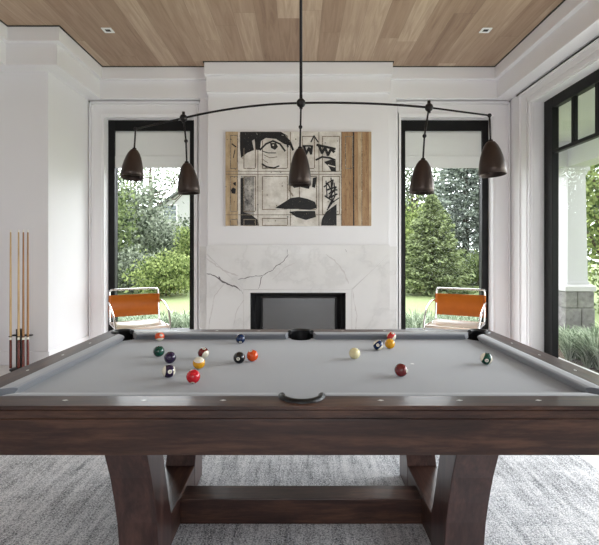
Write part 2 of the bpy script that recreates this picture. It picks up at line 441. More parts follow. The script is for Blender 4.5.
# chimney breast: outer layer, inner layer, crown
BX0, BX1, BY = -1.217, 1.19, 5.85
b = MB().box(-1.35, px(250, 5.82), 5.96, YB + 0.01, 0, Z2 + 0.01).box(px(346, 5.82), 1.313, 5.96, YB + 0.01, 0, Z2 + 0.01).box(px(250, 5.82), px(346, 5.82), 5.96, YB + 0.01, pz(293, 5.82), Z2 + 0.01).box(BX0, BX1, BY, 5.97, 1.19, Z2 + 0.01)
struct(b.build('wall_chimney', M_['wall'], bevel=0.004), 'white chimney breast between the two windows', 'wall')
b = MB().box(-1.247, 1.22, 5.744, 6.0, Z1, ZC - 0.006).box(-1.232, 1.205, 5.80, 6.0, Z2, Z1)
struct(b.build('trim_4', M_['trim'], bevel=0.006), 'white stepped crown moulding across the chimney breast', 'crown moulding')

# window casings standing 7 cm proud of the wall, with a raised outer bead and an inner bead
def casing(name, xa, xb, ox0, ox1, lab):
    y0 = 6.05
    b = MB().box(xa, ox0, y0, YB, 0, 3.372).box(ox1, xb, y0, YB, 0, 3.372).box(ox0, ox1, y0, YB, WZ1, 3.372).box(ox0, ox1, y0, YB, 0, WZ0)
    for i, (d, w_, p) in enumerate(((0.0, 0.022, 0.022), (0.035, 0.014, 0.012))):     # outer beads
        b.box(xa + d, xa + d + w_, y0 - p, y0, 0, 3.368 - d).box(xb - d - w_, xb - d, y0 - p, y0, 0, 3.368 - d).box(xa + d, xb - d, y0 - p, y0, 3.368 - d - w_, 3.368 - d)
    for d, w_, p in ((0.03, 0.03, 0.012),):                                              # inner bead
        b.box(ox0 - d - w_, ox0 - d, y0 - p, y0, 0, WZ1 + d + w_).box(ox1 + d, ox1 + d + w_, y0 - p, y0, 0, WZ1 + d + w_).box(ox0 - d, ox1 + d, y0 - p, y0, WZ1 + d, WZ1 + d + w_)
    b.box(ox0 - 0.0, ox0 + 0.001, YB, 6.2, WZ0, WZ1)
    return struct(b.build(name, M_['trim'], bevel=0.004), lab, 'window casing')
casing('trim_5', XL + 0.012, -1.352, *LW, 'white moulded casing around the left window')
casing('trim_6', 1.315, XR - 0.012, *RW, 'white moulded casing around the right window')
b = MB().box(XL - 0.0, XL + 0.012, 6.06, YB, 0, 3.384).box(XR - 0.012, XR, 6.06, YB, 0, 3.384).box(XL, -1.352, 6.075, YB, 3.372, 3.384).box(1.315, XR, 6.075, YB, 3.372, 3.384)
b.box(XR - 0.02, XR, YR, 5.86, 3.374, 3.384)
struct(b.build('trim_7', M_['gap']), 'narrow dark joint around the window casings and under the right crown moulding', 'trim')

def window(name, ox0, ox1, lab):
    root = empty(name, ((ox0 + ox1) / 2, 6.2, WZ0)); struct(root, lab, 'window')
    cx = (ox0 + ox1) / 2; w2 = (ox1 - ox0) / 2; H = WZ1 - WZ0
    b = MB()
    fw = 0.09
    b.box(-w2, -w2 + fw, -0.02, 0.09, 0, H).box(w2 - fw, w2, -0.02, 0.09, 0, H)
    b.box(-w2 + fw, w2 - fw, -0.02, 0.09, H - 0.145, H).box(-w2 + fw, w2 - fw, -0.02, 0.09, 0, 0.10)
    b.build('window_frame', M_['black'], root, 0.004)
    MB().box(-w2 + fw, w2 - fw, 0.045, 0.053, 0.10, H - 0.145).build('window_pane', M_['glass'], root)
    return root
window('window_1', *LW, 'tall black framed window left of the fireplace')
window('window_2', *RW, 'tall black framed window right of the fireplace')
def roman_blind(ox0, ox1, label):
    root = empty('roman_blind', ((ox0 + ox1) / 2, 6.21, 2.488)); tag(root, label, 'blind', 'roman blinds in the two tall windows')
    w2 = (ox1 - ox0) / 2 - 0.092
    pr = [(0.016, 0.522), (-0.004, 0.50), (-0.004, 0.172), (-0.016, 0.166), (-0.012, 0.03), (-0.012, 0.0), (0.004, 0.0), (0.008, 0.15), (0.008, 0.522)]
    MB().prism(pr, -w2, w2, 'X').build('fabric', M_['blind'], root)
    MB().tube([(-w2, -0.003, 0.006), (w2, -0.003, 0.006)], 0.007).build('hem_bar', M_['blind'], root)
roman_blind(*LW, 'white folded blind pulled partly down in the left window')
roman_blind(*RW, 'white folded blind pulled partly down in the right window')

# glazed door in the right wall
root = empty('door_1', (3.02, DY0, 0)); struct(root, 'wide black steel framed glass door with transom lights', 'door')
L_ = DY1 - 0.02 - DY0
b = MB()
x0, x1 = 0.0, 0.075
b.box(x0, x1, L_ - 0.18, L_, 0, DZ1).box(x0, x1, 0, 0.12, 0, DZ1).box(x0, x1, 0.12, L_ - 0.18, DZ1 - 0.125, DZ1).box(x0, x1, 0.12, L_ - 0.18, 0, 0.02)
b.box(x0, x1, L_ / 2 - 1.1, L_ / 2 - 0.98, 0, 2.49)
b.build('door_frame', M_['black'], root, 0.004)
b = MB()
b.box(x0 + 0.01, x1 - 0.01, 0.12, L_ - 0.18, 2.485, 2.525)
y = L_ - 0.18 - 0.365
while y > 0.3:
    b.box(x0 + 0.015, x1 - 0.015, y - 0.027, y + 0.027, 2.525, DZ1 - 0.125); y -= 0.395
b.build('glazing_bar', M_['black'], root, 0.003)
MB().box(0.04, 0.047, 0.12, L_ - 0.18, 0.02, DZ1 - 0.125).build('door_pane', M_['glass'], root)
# casing of the door
b = MB()
b.box(XR - 0.03, XR, DY1, DY1 + 0.275, 0, DZ1 + 0.20).box(XR - 0.03, XR, DY0 - 0.25, DY1, DZ1, DZ1 + 0.20)
for d, w_, p in ((0.02, 0.03, 0.045), (0.09, 0.02, 0.04), (0.255, 0.02, 0.05)):
    b.box(XR - p, XR, DY1 + d, DY1 + d + w_, 0, DZ1 + 0.0 + min(d, 0.17)).box(XR - p, XR, DY0 - 0.25, DY1 + d + w_, DZ1 + min(d, 0.17), DZ1 + min(d, 0.17) + w_)
b.box(XR, XR + 0.12, DY1 - 0.005, DY1, 0, DZ1)
struct(b.build('trim_8', M_['trim'], bevel=0.004), 'white moulded casing around the glass door', 'door casing')
b = MB().box(XJ, XJ + 0.02, YR, YJ, 0, 0.16).box(XJ, XL, YJ - 0.02, YJ, 0, 0.16).box(XL, XL + 0.02, YJ - 0.02, 6.05, 0, 0.16)
struct(b.build('baseboard_left', M_['trim'], bevel=0.004), 'white baseboard along the left wall', 'baseboard')

# recessed ceiling lights
for i, (x, lab) in enumerate(((-2.146, 'small square recessed ceiling light above the left window'), (2.086, 'small square recessed ceiling light above the right window'))):
    root = empty('recessed_light', (x, 4.93, ZC)); tag(root, lab, 'ceiling light', 'recessed ceiling lights')
    b = MB(); a, c = 0.055, 0.03
    b.box(-a, a, -a, -c, -0.008, 0).box(-a, a, c, a, -0.008, 0).box(-a, -c, -c, c, -0.008, 0).box(c, a, -c, c, -0.008, 0)
    b.build('trim_ring', M_['white'], root, 0.002)
    MB().box(-c, c, -c, c, -0.003, 0).build('aperture', M_['gap'], root)

# ------------------------------------------------------------------ fireplace
fp = empty('fireplace', (0, 5.85, 0)); tag(fp, 'white marble fireplace surround with grey veins and black linear firebox', 'fireplace')
FX0, FX1, FZ1 = px(250, 5.82), px(346, 5.82), pz(293, 5.82)     # opening
MX0, MX1, MZ = px(206, 5.80), px(390, 5.80), pz(245, 5.80)      # outer face
IX0, IX1, IZ = px(243.5, 5.84), px(352, 5.84), pz(289.5, 5.84)  # inner flat band
OZ = pz(254, 5.80)
yf, yi = -0.022, 0.0   # local y (root at 5.85): front plane 5.80, inner plane 5.85
def slab_depth(x, z):
    """local y of the marble face"""
    if z > OZ: return yf
    tx = 0
    if x < IX0: tx = (x - IX0) / (MX0 - IX0)
    elif x > IX1: tx = (x - IX1) / (MX1 - IX1)
    tz = max(0, (z - IZ) / (OZ - IZ))
    t_ = min(1, max(tx, tz)); return yi + (yf - yi) * t_
def marble_part(name, polys, thick=None):
    b = MB()
    for p in polys: b.add(p, [tuple(range(len(p)))])
    return b
P = lambda x, z: (x, slab_depth(x, z), z)
yk = 0.10
# top slab (with its flat band), two side slabs, inner band
b = MB()
b.add([(MX0, yf, MZ), (MX1, yf, MZ), (MX1, yf, OZ), (MX0, yf, OZ), (IX1, yi, IZ), (IX0, yi, IZ), (MX0, yk, MZ), (MX1, yk, MZ), (MX0, yk, OZ), (MX1, yk, OZ)],
      [(0, 1, 2, 3), (3, 2, 4, 5), (0, 1, 7, 6), (0, 3, 8, 6), (1, 2, 9, 7)])
def vein(b, pts, w0, mi):
    """a vein lying on the marble face, drawn as a ragged ribbon, points in picture-plane metres"""
    rnd = random.Random(len(pts) * 7 + mi)
    fine = []
    for (p, q) in zip(pts[:-1], pts[1:]):
        n = max(2, int(math.hypot(q[0] - p[0], q[1] - p[1]) / 0.025))
        for i in range(n):
            t_ = i / n; fine.append((p[0] + (q[0] - p[0]) * t_ + rnd.uniform(-.006, .006), p[1] + (q[1] - p[1]) * t_ + rnd.uniform(-.006, .006)))
    fine.append(pts[-1])
    vs = []
    for i, (x, z) in enumerate(fine):
        a = fine[max(0, i - 1)]; c = fine[min(len(fine) - 1, i + 1)]
        dx, dz = c[0] - a[0], c[1] - a[1]; l = math.hypot(dx, dz) or 1
        w_ = w0 * rnd.uniform(0.35, 1.3) * (0.4 if i in (0, len(fine) - 1) else 1)
        for s_ in (-1, 1):
            X, Z = x - dz / l * w_ * s_, z + dx / l * w_ * s_
            vs.append((X, slab_depth(X, Z) - 0.0012, Z))
    b.add(vs, [(2 * i, 2 * i + 1, 2 * i + 3, 2 * i + 2) for i in range(len(fine) - 1)], mi)
def V(*p): return [(px(x, 5.81), pz(y, 5.81)) for x, y in p]
MM = [M_['marble'], M_['vein'], M_['vein_faint']]
vein(b, V((218, 276), (222, 282), (228, 284)), 0.007, 1)
vein(b, V((206.5, 273.5), (214, 275.5), (221, 281), (227, 284.5), (232, 286), (236, 287), (240, 291)), 0.008, 1)
vein(b, V((238, 280), (246, 278), (256, 276), (262, 276), (268, 272), (273, 270), (276, 266), (283, 262), (288, 255), (287, 249)), 0.0045, 1)
vein(b, V((262, 276), (260, 283), (258, 289)), 0.004, 1)
vein(b, V((206, 258), (216, 266), (226, 272), (238, 276)), 0.009, 2)
vein(b, V((326, 254), (336, 262), (344, 272), (349, 284)), 0.008, 2)
vein(b, V((345, 249), (347, 252)), 0.004, 1)
vein(b, V((296, 262), (284, 268), (272, 280)), 0.006, 2)
b.build('lintel_slab', MM, fp, fix=False)
for (x0, x1, xo) in ((MX0, IX0, MX0), (MX1, IX1, MX1)):
    b = MB().add([(x0, yf, OZ), (x1, yi, IZ), (x1, yi, 0), (x0, yf, 0), (x0, yk, OZ), (x0, yk, 0)], [(0, 1, 2, 3), (0, 3, 5, 4)])
    if x0 < 0:
        vein(b, V((240.5, 290), (242.5, 294)), 0.004, 1)
        vein(b, V((243, 300), (236, 312), (233, 326)), 0.005, 2)
        vein(b, V((208, 330), (214, 296), (224, 284)), 0.005, 2)
    else:
        vein(b, V((353, 292), (357, 316), (356, 330)), 0.006, 2)
    b.build('side_slab', MM, fp, fix=False)
b = MB()
for p in (((IX0, IZ), (IX1, IZ), (FX1, FZ1), (FX0, FZ1)), ((IX0, IZ), (FX0, FZ1), (FX0, 0), (IX0, 0)), ((IX1, IZ), (FX1, FZ1), (FX1, 0), (IX1, 0))):
    b.add([(x, 0.001, z) for x, z in p], [(0, 1, 2, 3)])
b.add([(FX0, 0, FZ1), (FX1, 0, FZ1), (FX1, 0.05, FZ1), (FX0, 0.05, FZ1)], [(0, 1, 2, 3)])
b.add([(FX0, 0, FZ1), (FX0, 0, 0), (FX0, 0.05, 0), (FX0, 0.05, FZ1)], [(0, 1, 2, 3)]).add([(FX1, 0, FZ1), (FX1, 0, 0), (FX1, 0.05, 0), (FX1, 0.05, FZ1)], [(0, 1, 2, 3)])
b.build('inner_band', MM, fp, fix=False)
# seams between the slabs and around the band
b = MB()
for p, q in (((MX0, OZ), (IX0, IZ)), ((MX1, OZ), (IX1, IZ)), ((IX0, IZ), (IX1, IZ)), ((IX0, IZ), (IX0, 0)), ((IX1, IZ), (IX1, 0))):
    b.tube([(p[0], slab_depth(*p) - 0.0, p[1]), (q[0], slab_depth(*q) - 0.0, q[1])], 0.0028, 6)
b.build('joint', M_['vein_faint'], fp)
# marble returns on the outer layer
for x0, x1, nm in ((px(199.7, 5.95), MX0 + 0.01, 0), (MX1 - 0.01, px(396.6, 5.95), 1)):
    MB().box(x0, x1, 0.09, 0.11, 0, pz(246.5, 5.94)).build('side_return', M_['marble'], fp)
# firebox: tapered black reveal, inner frame and glass
gx0, gx1, gz = FX0 + 0.14, FX1 - 0.12, FZ1 - 0.08
b = MB()
b.add([(FX0, 0.03, FZ1), (FX1, 0.03, FZ1), (gx1, 0.22, gz), (gx0, 0.22, gz), (FX0, 0.03, 0.02), (FX1, 0.03, 0.02), (gx1 + 0.04, 0.22, 0.1), (gx0 - 0.04, 0.22, 0.1)],
      [(0, 1, 2, 3), (0, 3, 7, 4), (1, 2, 6, 5), (4, 5, 6, 7)])
b.build('firebox', M_['firebox'], fp, fix=False)
b = MB().box(gx0 - 0.02, gx0 + 0.012, 0.19, 0.22, 0.1, gz).box(gx1 - 0.012, gx1 + 0.02, 0.19, 0.22, 0.1, gz).box(gx0, gx1, 0.19, 0.22, gz - 0.012, gz + 0.012)
b.tube([(FX0 + 0.06, 0.09, FZ1 - 0.03), (FX0 + 0.04, 0.09, 0.05)], 0.006).tube([(FX1 - 0.06, 0.09, FZ1 - 0.03), (FX1 - 0.04, 0.09, 0.05)], 0.006)
b.build('firebox_frame', M_['firebox'], fp)
MB().box(gx0, gx1, 0.205, 0.21, 0.1, gz).build('glass_screen', M_['fireglass'], fp)
MB().box(gx0 - 0.04, gx1 + 0.04, 0.26, 0.266, 0.02, gz + 0.02).build('fireback', M_['fireback'], fp)

# ------------------------------------------------------------------ framed print of painted doors
art = empty('wall_art', (0, 5.85, 0)); tag(art, 'wide print of old panelled doors painted with a black and white face, above the fireplace', 'picture')
A_ = {}
def grunge(name, base, stain, fleck, scale=9.0, cut=0.60, stretch=None):
    """printed paint: a base colour with soft stains and hard flecks, as in the printed photograph"""
    m, t, b = new_mat(name); L = t.links
    tc = N(t, 'ShaderNodeTexCoord'); mp = N(t, 'ShaderNodeMapping'); mp.inputs['Scale'].default_value = stretch or (1, 1, 1)
    L.new(tc.outputs['Object'], mp.inputs[0])
    n1 = N(t, 'ShaderNodeTexNoise', Scale=scale, Detail=6.0, Roughness=0.65); L.new(mp.outputs[0], n1.inputs['Vector'])
    n2 = N(t, 'ShaderNodeTexNoise', Scale=scale * 4.5, Detail=5.0, Roughness=0.75); L.new(mp.outputs[0], n2.inputs['Vector'])
    c1 = ramp(t, n1.outputs['Fac'], [(0.38, base), (0.68, stain)])
    f2 = N(t, 'ShaderNodeMath', operation='GREATER_THAN'); f2.inputs[1].default_value = cut; L.new(n2.outputs['Fac'], f2.inputs[0])
    mix = N(t, 'ShaderNodeMix', data_type='RGBA'); ci = [i_ for i_ in mix.inputs if i_.type == 'RGBA']
    L.new(f2.outputs[0], mix.inputs['Factor']); L.new(c1, ci[0]); ci[1].default_value = fleck
    L.new([o for o in mix.outputs if o.type == 'RGBA'][0], b.inputs['Base Color']); b.inputs['Roughness'].default_value = 0.5
    return m
A_['cream'] = grunge('print_cream_door', srgb(232, 227, 220), srgb(192, 184, 174), srgb(140, 130, 118), 7.0, 0.66)
A_['grey'] = grunge('print_grey_wash', srgb(92, 90, 90), srgb(196, 190, 182), srgb(30, 29, 30), 9.0, 0.60)
A_['ink'] = grunge('print_black_paint', srgb(8, 8, 9), srgb(26, 24, 25), srgb(170, 160, 148), 12.0, 0.655)
A_['line'] = grunge('print_panel_line', srgb(146, 132, 114), srgb(92, 80, 68), srgb(206, 196, 182), 14.0, 0.6)
A_['tan'] = grunge('print_tan_door', srgb(196, 172, 138), srgb(156, 128, 94), srgb(92, 74, 56), 6.0, 0.64, (2.5, 1, 0.7))
A_['brown'] = grunge('print_brown_boards', srgb(142, 106, 72), srgb(178, 144, 106), srgb(88, 62, 42), 7.0, 0.60, (4, 1, 0.35))
am = [A_[k] for k in ('cream', 'tan', 'brown', 'grey', 'ink', 'line')]
YA = 5.815
ax0, ax1, az0, az1 = px(225.3, YA), px(371.5, YA), pz(226, YA), pz(131.5, YA)
MB().box(ax0, ax1, YA - 5.85, 0, az0, az1).build('canvas', A_['cream'], art, 0.002)
b = MB(); lay = [0]
def poly(pts, mi):
    """outline in the print's own coordinates: pixels of the photograph on the print plane"""
    lay[0] += 1
    y_ = YA - 5.85 - 0.0008 - lay[0] * 0.00004
    b.add([(px(x, YA), y_, pz(y, YA)) for x, y in pts], [tuple(range(len(pts)))], mi)
def rect(x0, y0, x1, y1, mi): poly([(x0, y0), (x1, y0), (x1, y1), (x0, y1)], mi)
def stroke(pts, w0, mi=4):
    for i, (p, q) in enumerate(zip(pts[:-1], pts[1:])):
        dx, dy = q[0] - p[0], q[1] - p[1]; l = math.hypot(dx, dy) or 1; a = w0 / 2
        nx, ny = -dy / l * a, dx / l * a; ex, ey = dx / l * a * 0.5, dy / l * a * 0.5
        poly([(p[0] + nx - ex, p[1] + ny - ey), (q[0] + nx + ex, q[1] + ny + ey), (q[0] - nx + ex, q[1] - ny + ey), (p[0] - nx - ex, p[1] - ny - ey)], mi)
rect(225.5, 131.8, 238, 225.8, 1); rect(341, 131.8, 371.3, 225.8, 2)
rect(346, 132, 354, 225.6, 1) if False else None
rect(341, 132, 341.8, 225.6, 5); rect(353, 132, 354.2, 225.6, 4); rect(358, 132, 361.5, 225.6, 1); rect(361.5, 132, 362.2, 225.6, 5); rect(369, 132, 371, 225.6, 1)
rect(240, 132, 252, 149, 4); poly([(240, 149), (252, 147), (254, 150), (247, 153), (241, 158)], 4)      # hair
rect(241, 176, 254, 225.6, 3); rect(240.5, 178, 244, 225.6, 4); poly([(241, 212), (250, 214), (258, 220), (259, 225.6), (241, 225.6)], 4)
rect(243, 156, 254, 168, 3) if False else None
# door panels: thin moulding lines
for x0, y0, x1, y1 in ((262, 136, 287, 168), (262, 176, 287, 209), (262, 218, 287, 225), (230, 135, 237, 168), (230, 176, 237, 211), (243.5, 135, 255, 168), (243.5, 176, 255, 211),
                       (302, 136, 314, 168), (322, 136, 339, 171), (322, 176, 339, 214), (299, 176, 316, 209), (345, 136, 352, 168), (230, 219, 237, 225), (243.5, 219, 255, 225)):
    for r_ in ((x0, y0, x1, y0 + .9), (x0, y1, x1, y1 + .9), (x0, y0, x0 + .9, y1), (x1, y0, x1 + .9, y1)): rect(*r_, 5)
for xx in (257.5, 290, 318.5): rect(xx, 132, xx + 0.8, 225.6, 5)
for yy in (171, 174, 214.5): rect(226, yy, 341, yy + 0.7, 5)
# the painted eye
poly([(254, 136), (262, 133), (276, 133), (286, 137), (291, 146), (284, 144), (276, 139), (266, 138), (261, 141), (260, 150), (256, 150)], 4)
poly([(262, 147), (267, 143), (273, 142), (279, 144), (283, 149), (276, 152), (268, 151)], 0)
stroke([(260, 150), (266, 144), (273, 141), (280, 144), (285, 151)], 1.8); stroke([(262, 151), (268, 153), (276, 153)], 0.8)
poly([(270, 143), (276, 143), (278, 147), (275, 150), (271, 148)], 4); rect(272.5, 144.5, 274, 146, 0)
stroke([(262, 164), (267, 167), (274, 168), (279, 166)], 1.4)
# nose shadow, mouth
poly([(290, 183), (302, 184), (311, 182), (309, 189), (300, 187), (294, 188)], 4)
poly([(275, 208), (283, 203), (291, 198), (299, 197), (308, 199), (315, 202), (317, 208), (309, 210), (298, 209), (284, 209)], 4)
poly([(289, 212), (297, 211), (308, 211), (315, 211), (316, 217), (306, 220), (296, 217)], 4)
stroke([(276, 209.8), (292, 210), (312, 210.3)], 0.8, 0)
# brow strokes and the second eye
stroke([(303, 146), (311, 146)], 1.6); stroke([(304, 146), (306, 154), (309, 148), (311, 154), (312, 146)], 2.4)
stroke([(317, 145), (335, 149)], 2.4); stroke([(319, 146), (322, 153), (325, 148), (328, 155), (331, 149), (334, 152)], 2.6)
stroke([(316, 160), (322, 157), (330, 158), (335, 160)], 1.8); poly([(324, 162), (330, 160), (335.5, 159), (336, 172), (331, 171), (329, 167)], 4); stroke([(328, 165), (335, 167)], 1, 0)
stroke([(311, 142), (314, 136), (318, 142)], 1.3)
poly([(313, 178), (317, 177), (315, 188), (312, 187)], 4)
# scrawl
stroke([(326, 184), (333, 180), (331, 192)], 1.4); stroke([(327, 190), (336, 187), (329, 198), (337, 194)], 1.6); stroke([(331, 178), (332, 200), (328, 208)], 1.2)
stroke([(325, 196), (334, 202)], 1.4); stroke([(327, 210), (333, 202), (339, 198)], 1)
stroke([(324, 187), (328, 184), (330, 188)], 1.3); stroke([(329, 194), (334, 190), (337, 190)], 1.5); stroke([(326, 181), (327, 196)], 1.0); stroke([(334, 183), (335, 196), (331, 204)], 1.2)
poly([(241, 132), (256, 132), (258, 137), (252, 141), (254, 150), (246, 147), (241, 150)], 4)
poly([(256, 132), (281, 132), (288, 136), (282, 135), (268, 134.5), (259, 137)], 4)
stroke([(284, 136), (290, 142), (293, 150)], 2.2); stroke([(286, 139), (288, 147)], 1.6)
stroke([(264, 155), (270, 158), (277, 157)], 0.7, 5); stroke([(291, 176), (289, 190), (293, 196)], 1.1, 5); stroke([(262, 159), (268, 163)], 0.7, 5)
for q_ in range(70):
    fx, fy = 226 + 114 * random.Random(q_ * 3 + 1).random(), 133 + 91 * random.Random(q_ * 7 + 2).random(); fr = 0.3 + 0.7 * random.Random(q_).random()
    poly([(fx - fr, fy), (fx, fy - fr * 0.8), (fx + fr * 0.9, fy), (fx, fy + fr)], 4 if q_ % 3 == 0 else 5)
poly([(322, 219), (326, 212), (334, 206), (336.5, 204), (336.5, 225.6), (321, 225.6)], 4)
poly([(231, 190), (233, 187.5), (236, 189), (235.5, 194), (232, 193.5)], 4); poly([(233, 183), (236, 182), (236, 186), (234, 185)], 4); stroke([(232, 144), (236, 147)], 1.2); stroke([(235, 150), (233.5, 158)], .8)
b.build('print', am, art, fix=False)

# ------------------------------------------------------------------ rug
b = MB().box(-2.35, 1.775, -0.2, 3.9, 0.0, 0.014)
tag(b.build('area_rug', M_['rug'], bevel=0.004), 'large grey distressed rug under the pool table', 'rug')

# ------------------------------------------------------------------ pool table
TX, TY = 0.008, 2.155
HL, HD = 1.222, 0.715          # half outer length, half outer depth
RW_, CW = 0.102, 0.055         # wood rail and cushion widths
BZ, RZ = 0.761, 0.80           # cloth bed and rail top
tb = empty('pool_table', (TX, TY, 0)); tag(tb, 'dark walnut pool table with grey cloth and six black pockets', 'pool table')
ix, iy = HL - RW_, HD - RW_    # inner edge of the wood
cr = 0.060                     # pocket radii
pc = [(sx * (ix - 0.010), sy * (iy - 0.010)) for sx in (-1, 1) for sy in (-1, 1)]
# bed with its pocket cut-outs
def bed_outline():
    pts = []
    # counter clockwise from lower-left
    c = 0.012
    x0, x1, y0, y1 = -ix, ix, -iy, iy
    def corner(cx, cy, a0): return arc(cx, cy, 0.078, a0, a0 - 90, 8)
    pts += arc(x0, y0, 0.085, 90, 0, 8)
    pts += arc(0, y0 - 0.0, 0.065, 180, 0, 10)
    pts += arc(x1, y0, 0.085, 180, 90, 8)
    pts += arc(x1, y1, 0.085, 270, 180, 8)
    pts += arc(0, y1, 0.065, 360, 180, 10)
    pts += arc(x0, y1, 0.085, 360, 270, 8)
    return pts
MB().prism(bed_outline(), BZ - 0.03, BZ).build('cloth_bed', M_['felt'], tb)
# rails with rounded cut-outs where the pockets sit
def rail_long(sy):
    o = HD; i = iy
    k = 0.058
    pts = [(-HL, -o), (HL, -o), (HL - 0.0, -i + 0.0)]
    pts = [(-HL, -o), (HL, -o), (HL, -i)] + arc(ix, -i, 0.062, 0, -180, 12) + arc(0, -i, 0.076, 0, -180, 16, 0.076) + arc(-ix, -i, 0.062, 0, -180, 12) + [(-HL, -i)]
    pts = [(x, y * (1 if sy < 0 else -1)) for x, y in pts]
    b = MB()
    b.prism(pts, RZ - 0.013, RZ)
    q = [(-HL + .0, -o + 0.006), (HL, -o + 0.006), (HL, -o + 0.012), (-HL, -o + 0.012)]
    s_ = 1 if sy < 0 else -1
    def bx(ya, yb, za, zb): b.box(-HL + 0.001, HL - 0.001, min(s_ * ya, s_ * yb), max(s_ * ya, s_ * yb), za, zb)
    bx(-o + 0.005, -o + 0.019, RZ - 0.017, RZ - 0.013)
    bx(-o + 0.001, -o + 0.018, RZ - 0.031, RZ - 0.016)
    bx(-o + 0.006, -o + 0.018, RZ - 0.044, RZ - 0.031)
    return b
rail_long(-1).build('rail', M_['table_x'], tb, 0.0018); rail_long(1).build('rail', M_['table_x'], tb, 0.0018)
for sx in (-1, 1):
    o = HL
    pts = [(-o, iy)] + arc(-ix, iy, 0.062, 90, -90, 2)[:0] + [(-o, -iy), (-ix - 0.062, -iy)] + arc(-ix, -iy, 0.062, 180, 90, 8) + arc(-ix, iy, 0.062, 270, 180, 8) + []
    pts = [(x * (1 if sx < 0 else -1), y) for x, y in pts]
    b = MB().prism(pts, RZ - 0.013, RZ)
    s_ = 1 if sx < 0 else -1
    for xa, xb, za, zb in ((-o + 0.005, -o + 0.019, RZ - 0.017, RZ - 0.013), (-o + 0.001, -o + 0.018, RZ - 0.031, RZ - 0.016), (-o + 0.006, -o + 0.018, RZ - 0.044, RZ - 0.031)):
        b.box(min(s_ * xa, s_ * xb), max(s_ * xa, s_ * xb), -HD + 0.02, HD - 0.02, za, zb)
    b.build('rail', M_['table_y'], tb, 0.0018)
# aprons
AZ0, AZ1 = 0.636, RZ - 0.045
for sy in (-1, 1):
    y0, y1 = sorted((sy * (HD - 0.004), sy * (HD - 0.034)))
    MB().box(-HL + 0.004, HL - 0.004, y0, y1, AZ0, AZ1).build('apron', M_['table_x'], tb, 0.003)
for sx in (-1, 1):
    x0, x1 = sorted((sx * (HL - 0.005), sx * (HL - 0.034)))
    MB().box(x0, x1, -HD + 0.035, HD - 0.035, AZ0, AZ1).build('apron', M_['table_y'], tb, 0.003)
MB().box(-HL + 0.05, HL - 0.05, -HD + 0.05, HD - 0.05, 0.665, 0.715).build('underframe', M_['table_x'], tb)
# cushions: long ones between corner and side pocket, short ones across the ends
def cushion(p0, p1, inward, cut0, cut1):
    """p0,p1 ends at the wood line; inward unit vector; cuts = how far the nose is shorter at each end"""
    p0 = Vector((*p0, 0)); p1 = Vector((*p1, 0)); n = Vector((*inward, 0)); d = (p1 - p0).normalized()
    prof = [(0.0, RZ - 0.0005), (0.012, RZ + 0.0008), (0.040, RZ - 0.0015), (CW - 0.004, RZ - 0.005), (CW, RZ - 0.010), (CW - 0.003, RZ - 0.015), (CW - 0.020, BZ + 0.001), (0.0, BZ + 0.001)]
    k = len(prof); vs = []
    for base, sgn, cut in ((p0, 1, cut0), (p1, -1, cut1)):
        for w_, z in prof: vs.append(base + n * w_ + d * sgn * cut * (w_ / CW) + Vector((0, 0, z)))
    fs = [tuple(range(k)), tuple(range(k, 2 * k))[::-1]] + [(i, (i + 1) % k, k + (i + 1) % k, k + i) for i in range(k)]
    b = MB().add(vs, fs); o = b.build('cushion', M_['felt'], tb)
    for p in o.data.polygons: p.use_smooth = False
    return o
for sy in (-1, 1):
    cushion((-ix + 0.066, sy * iy), (-0.078, sy * iy), (0, -sy), 0.045, 0.018)
    cushion((0.078, sy * iy), (ix - 0.066, sy * iy), (0, -sy), 0.018, 0.045)
for sx in (-1, 1):
    cushion((sx * ix, -iy + 0.066), (sx * ix, iy - 0.066), (-sx, 0), 0.045, 0.045)
# pockets: a leather rim and a cup
def pocket(cx, cy, r, a0, a1, ry=None):
    ry = ry or r
    pts = arc(cx, cy, r - 0.006, a0, a1, 18, ry - 0.006)
    b = MB().tube([(x, y, RZ - 0.001) for x, y in pts], 0.0135, 10)
    n = len(pts); q = arc(cx, cy, r - 0.004, a0, a1, 18, ry - 0.004)
    b.add([(x, y, RZ - 0.004) for x, y in q] + [(x, y, RZ - 0.14) for x, y in q], [(i, i + 1, n + i + 1, n + i) for i in range(n - 1)])
    q = arc(cx, cy, r - 0.014, a0, a1, 18, ry - 0.014)
    b.add([(x, y, RZ - 0.004) for x, y in q] + [(x, y, RZ - 0.14) for x, y in q], [(i, i + 1, n + i + 1, n + i) for i in range(n - 1)])
    # cup wall on the table side, below the cloth, and its floor
    a2 = a0 + 360
    q = arc(cx, cy, r + 0.0, a1, a2, 18, r + 0.0)
    b.add([(x, y, BZ - 0.031) for x, y in q] + [(x, y, RZ - 0.14) for x, y in q], [(i, i + 1, len(q) + i + 1, len(q) + i) for i in range(len(q) - 1)])
    q = arc(cx, cy, r + 0.01, 0, 360, 24)[:-1]
    b.add([(x, y, RZ - 0.135) for x, y in q], [tuple(range(len(q)))])
    return b.build('pocket', M_['rubber'], tb, fix=False)
pocket(0, -iy, 0.076, 180, 360, 0.076); pocket(0, iy, 0.076, 0, 180, 0.076)
pocket(-ix, -iy, 0.062, 100, 350); pocket(ix, -iy, 0.062, 190, 440); pocket(ix, iy, 0.062, -80, 170); pocket(-ix, iy, 0.062, 10, 260)
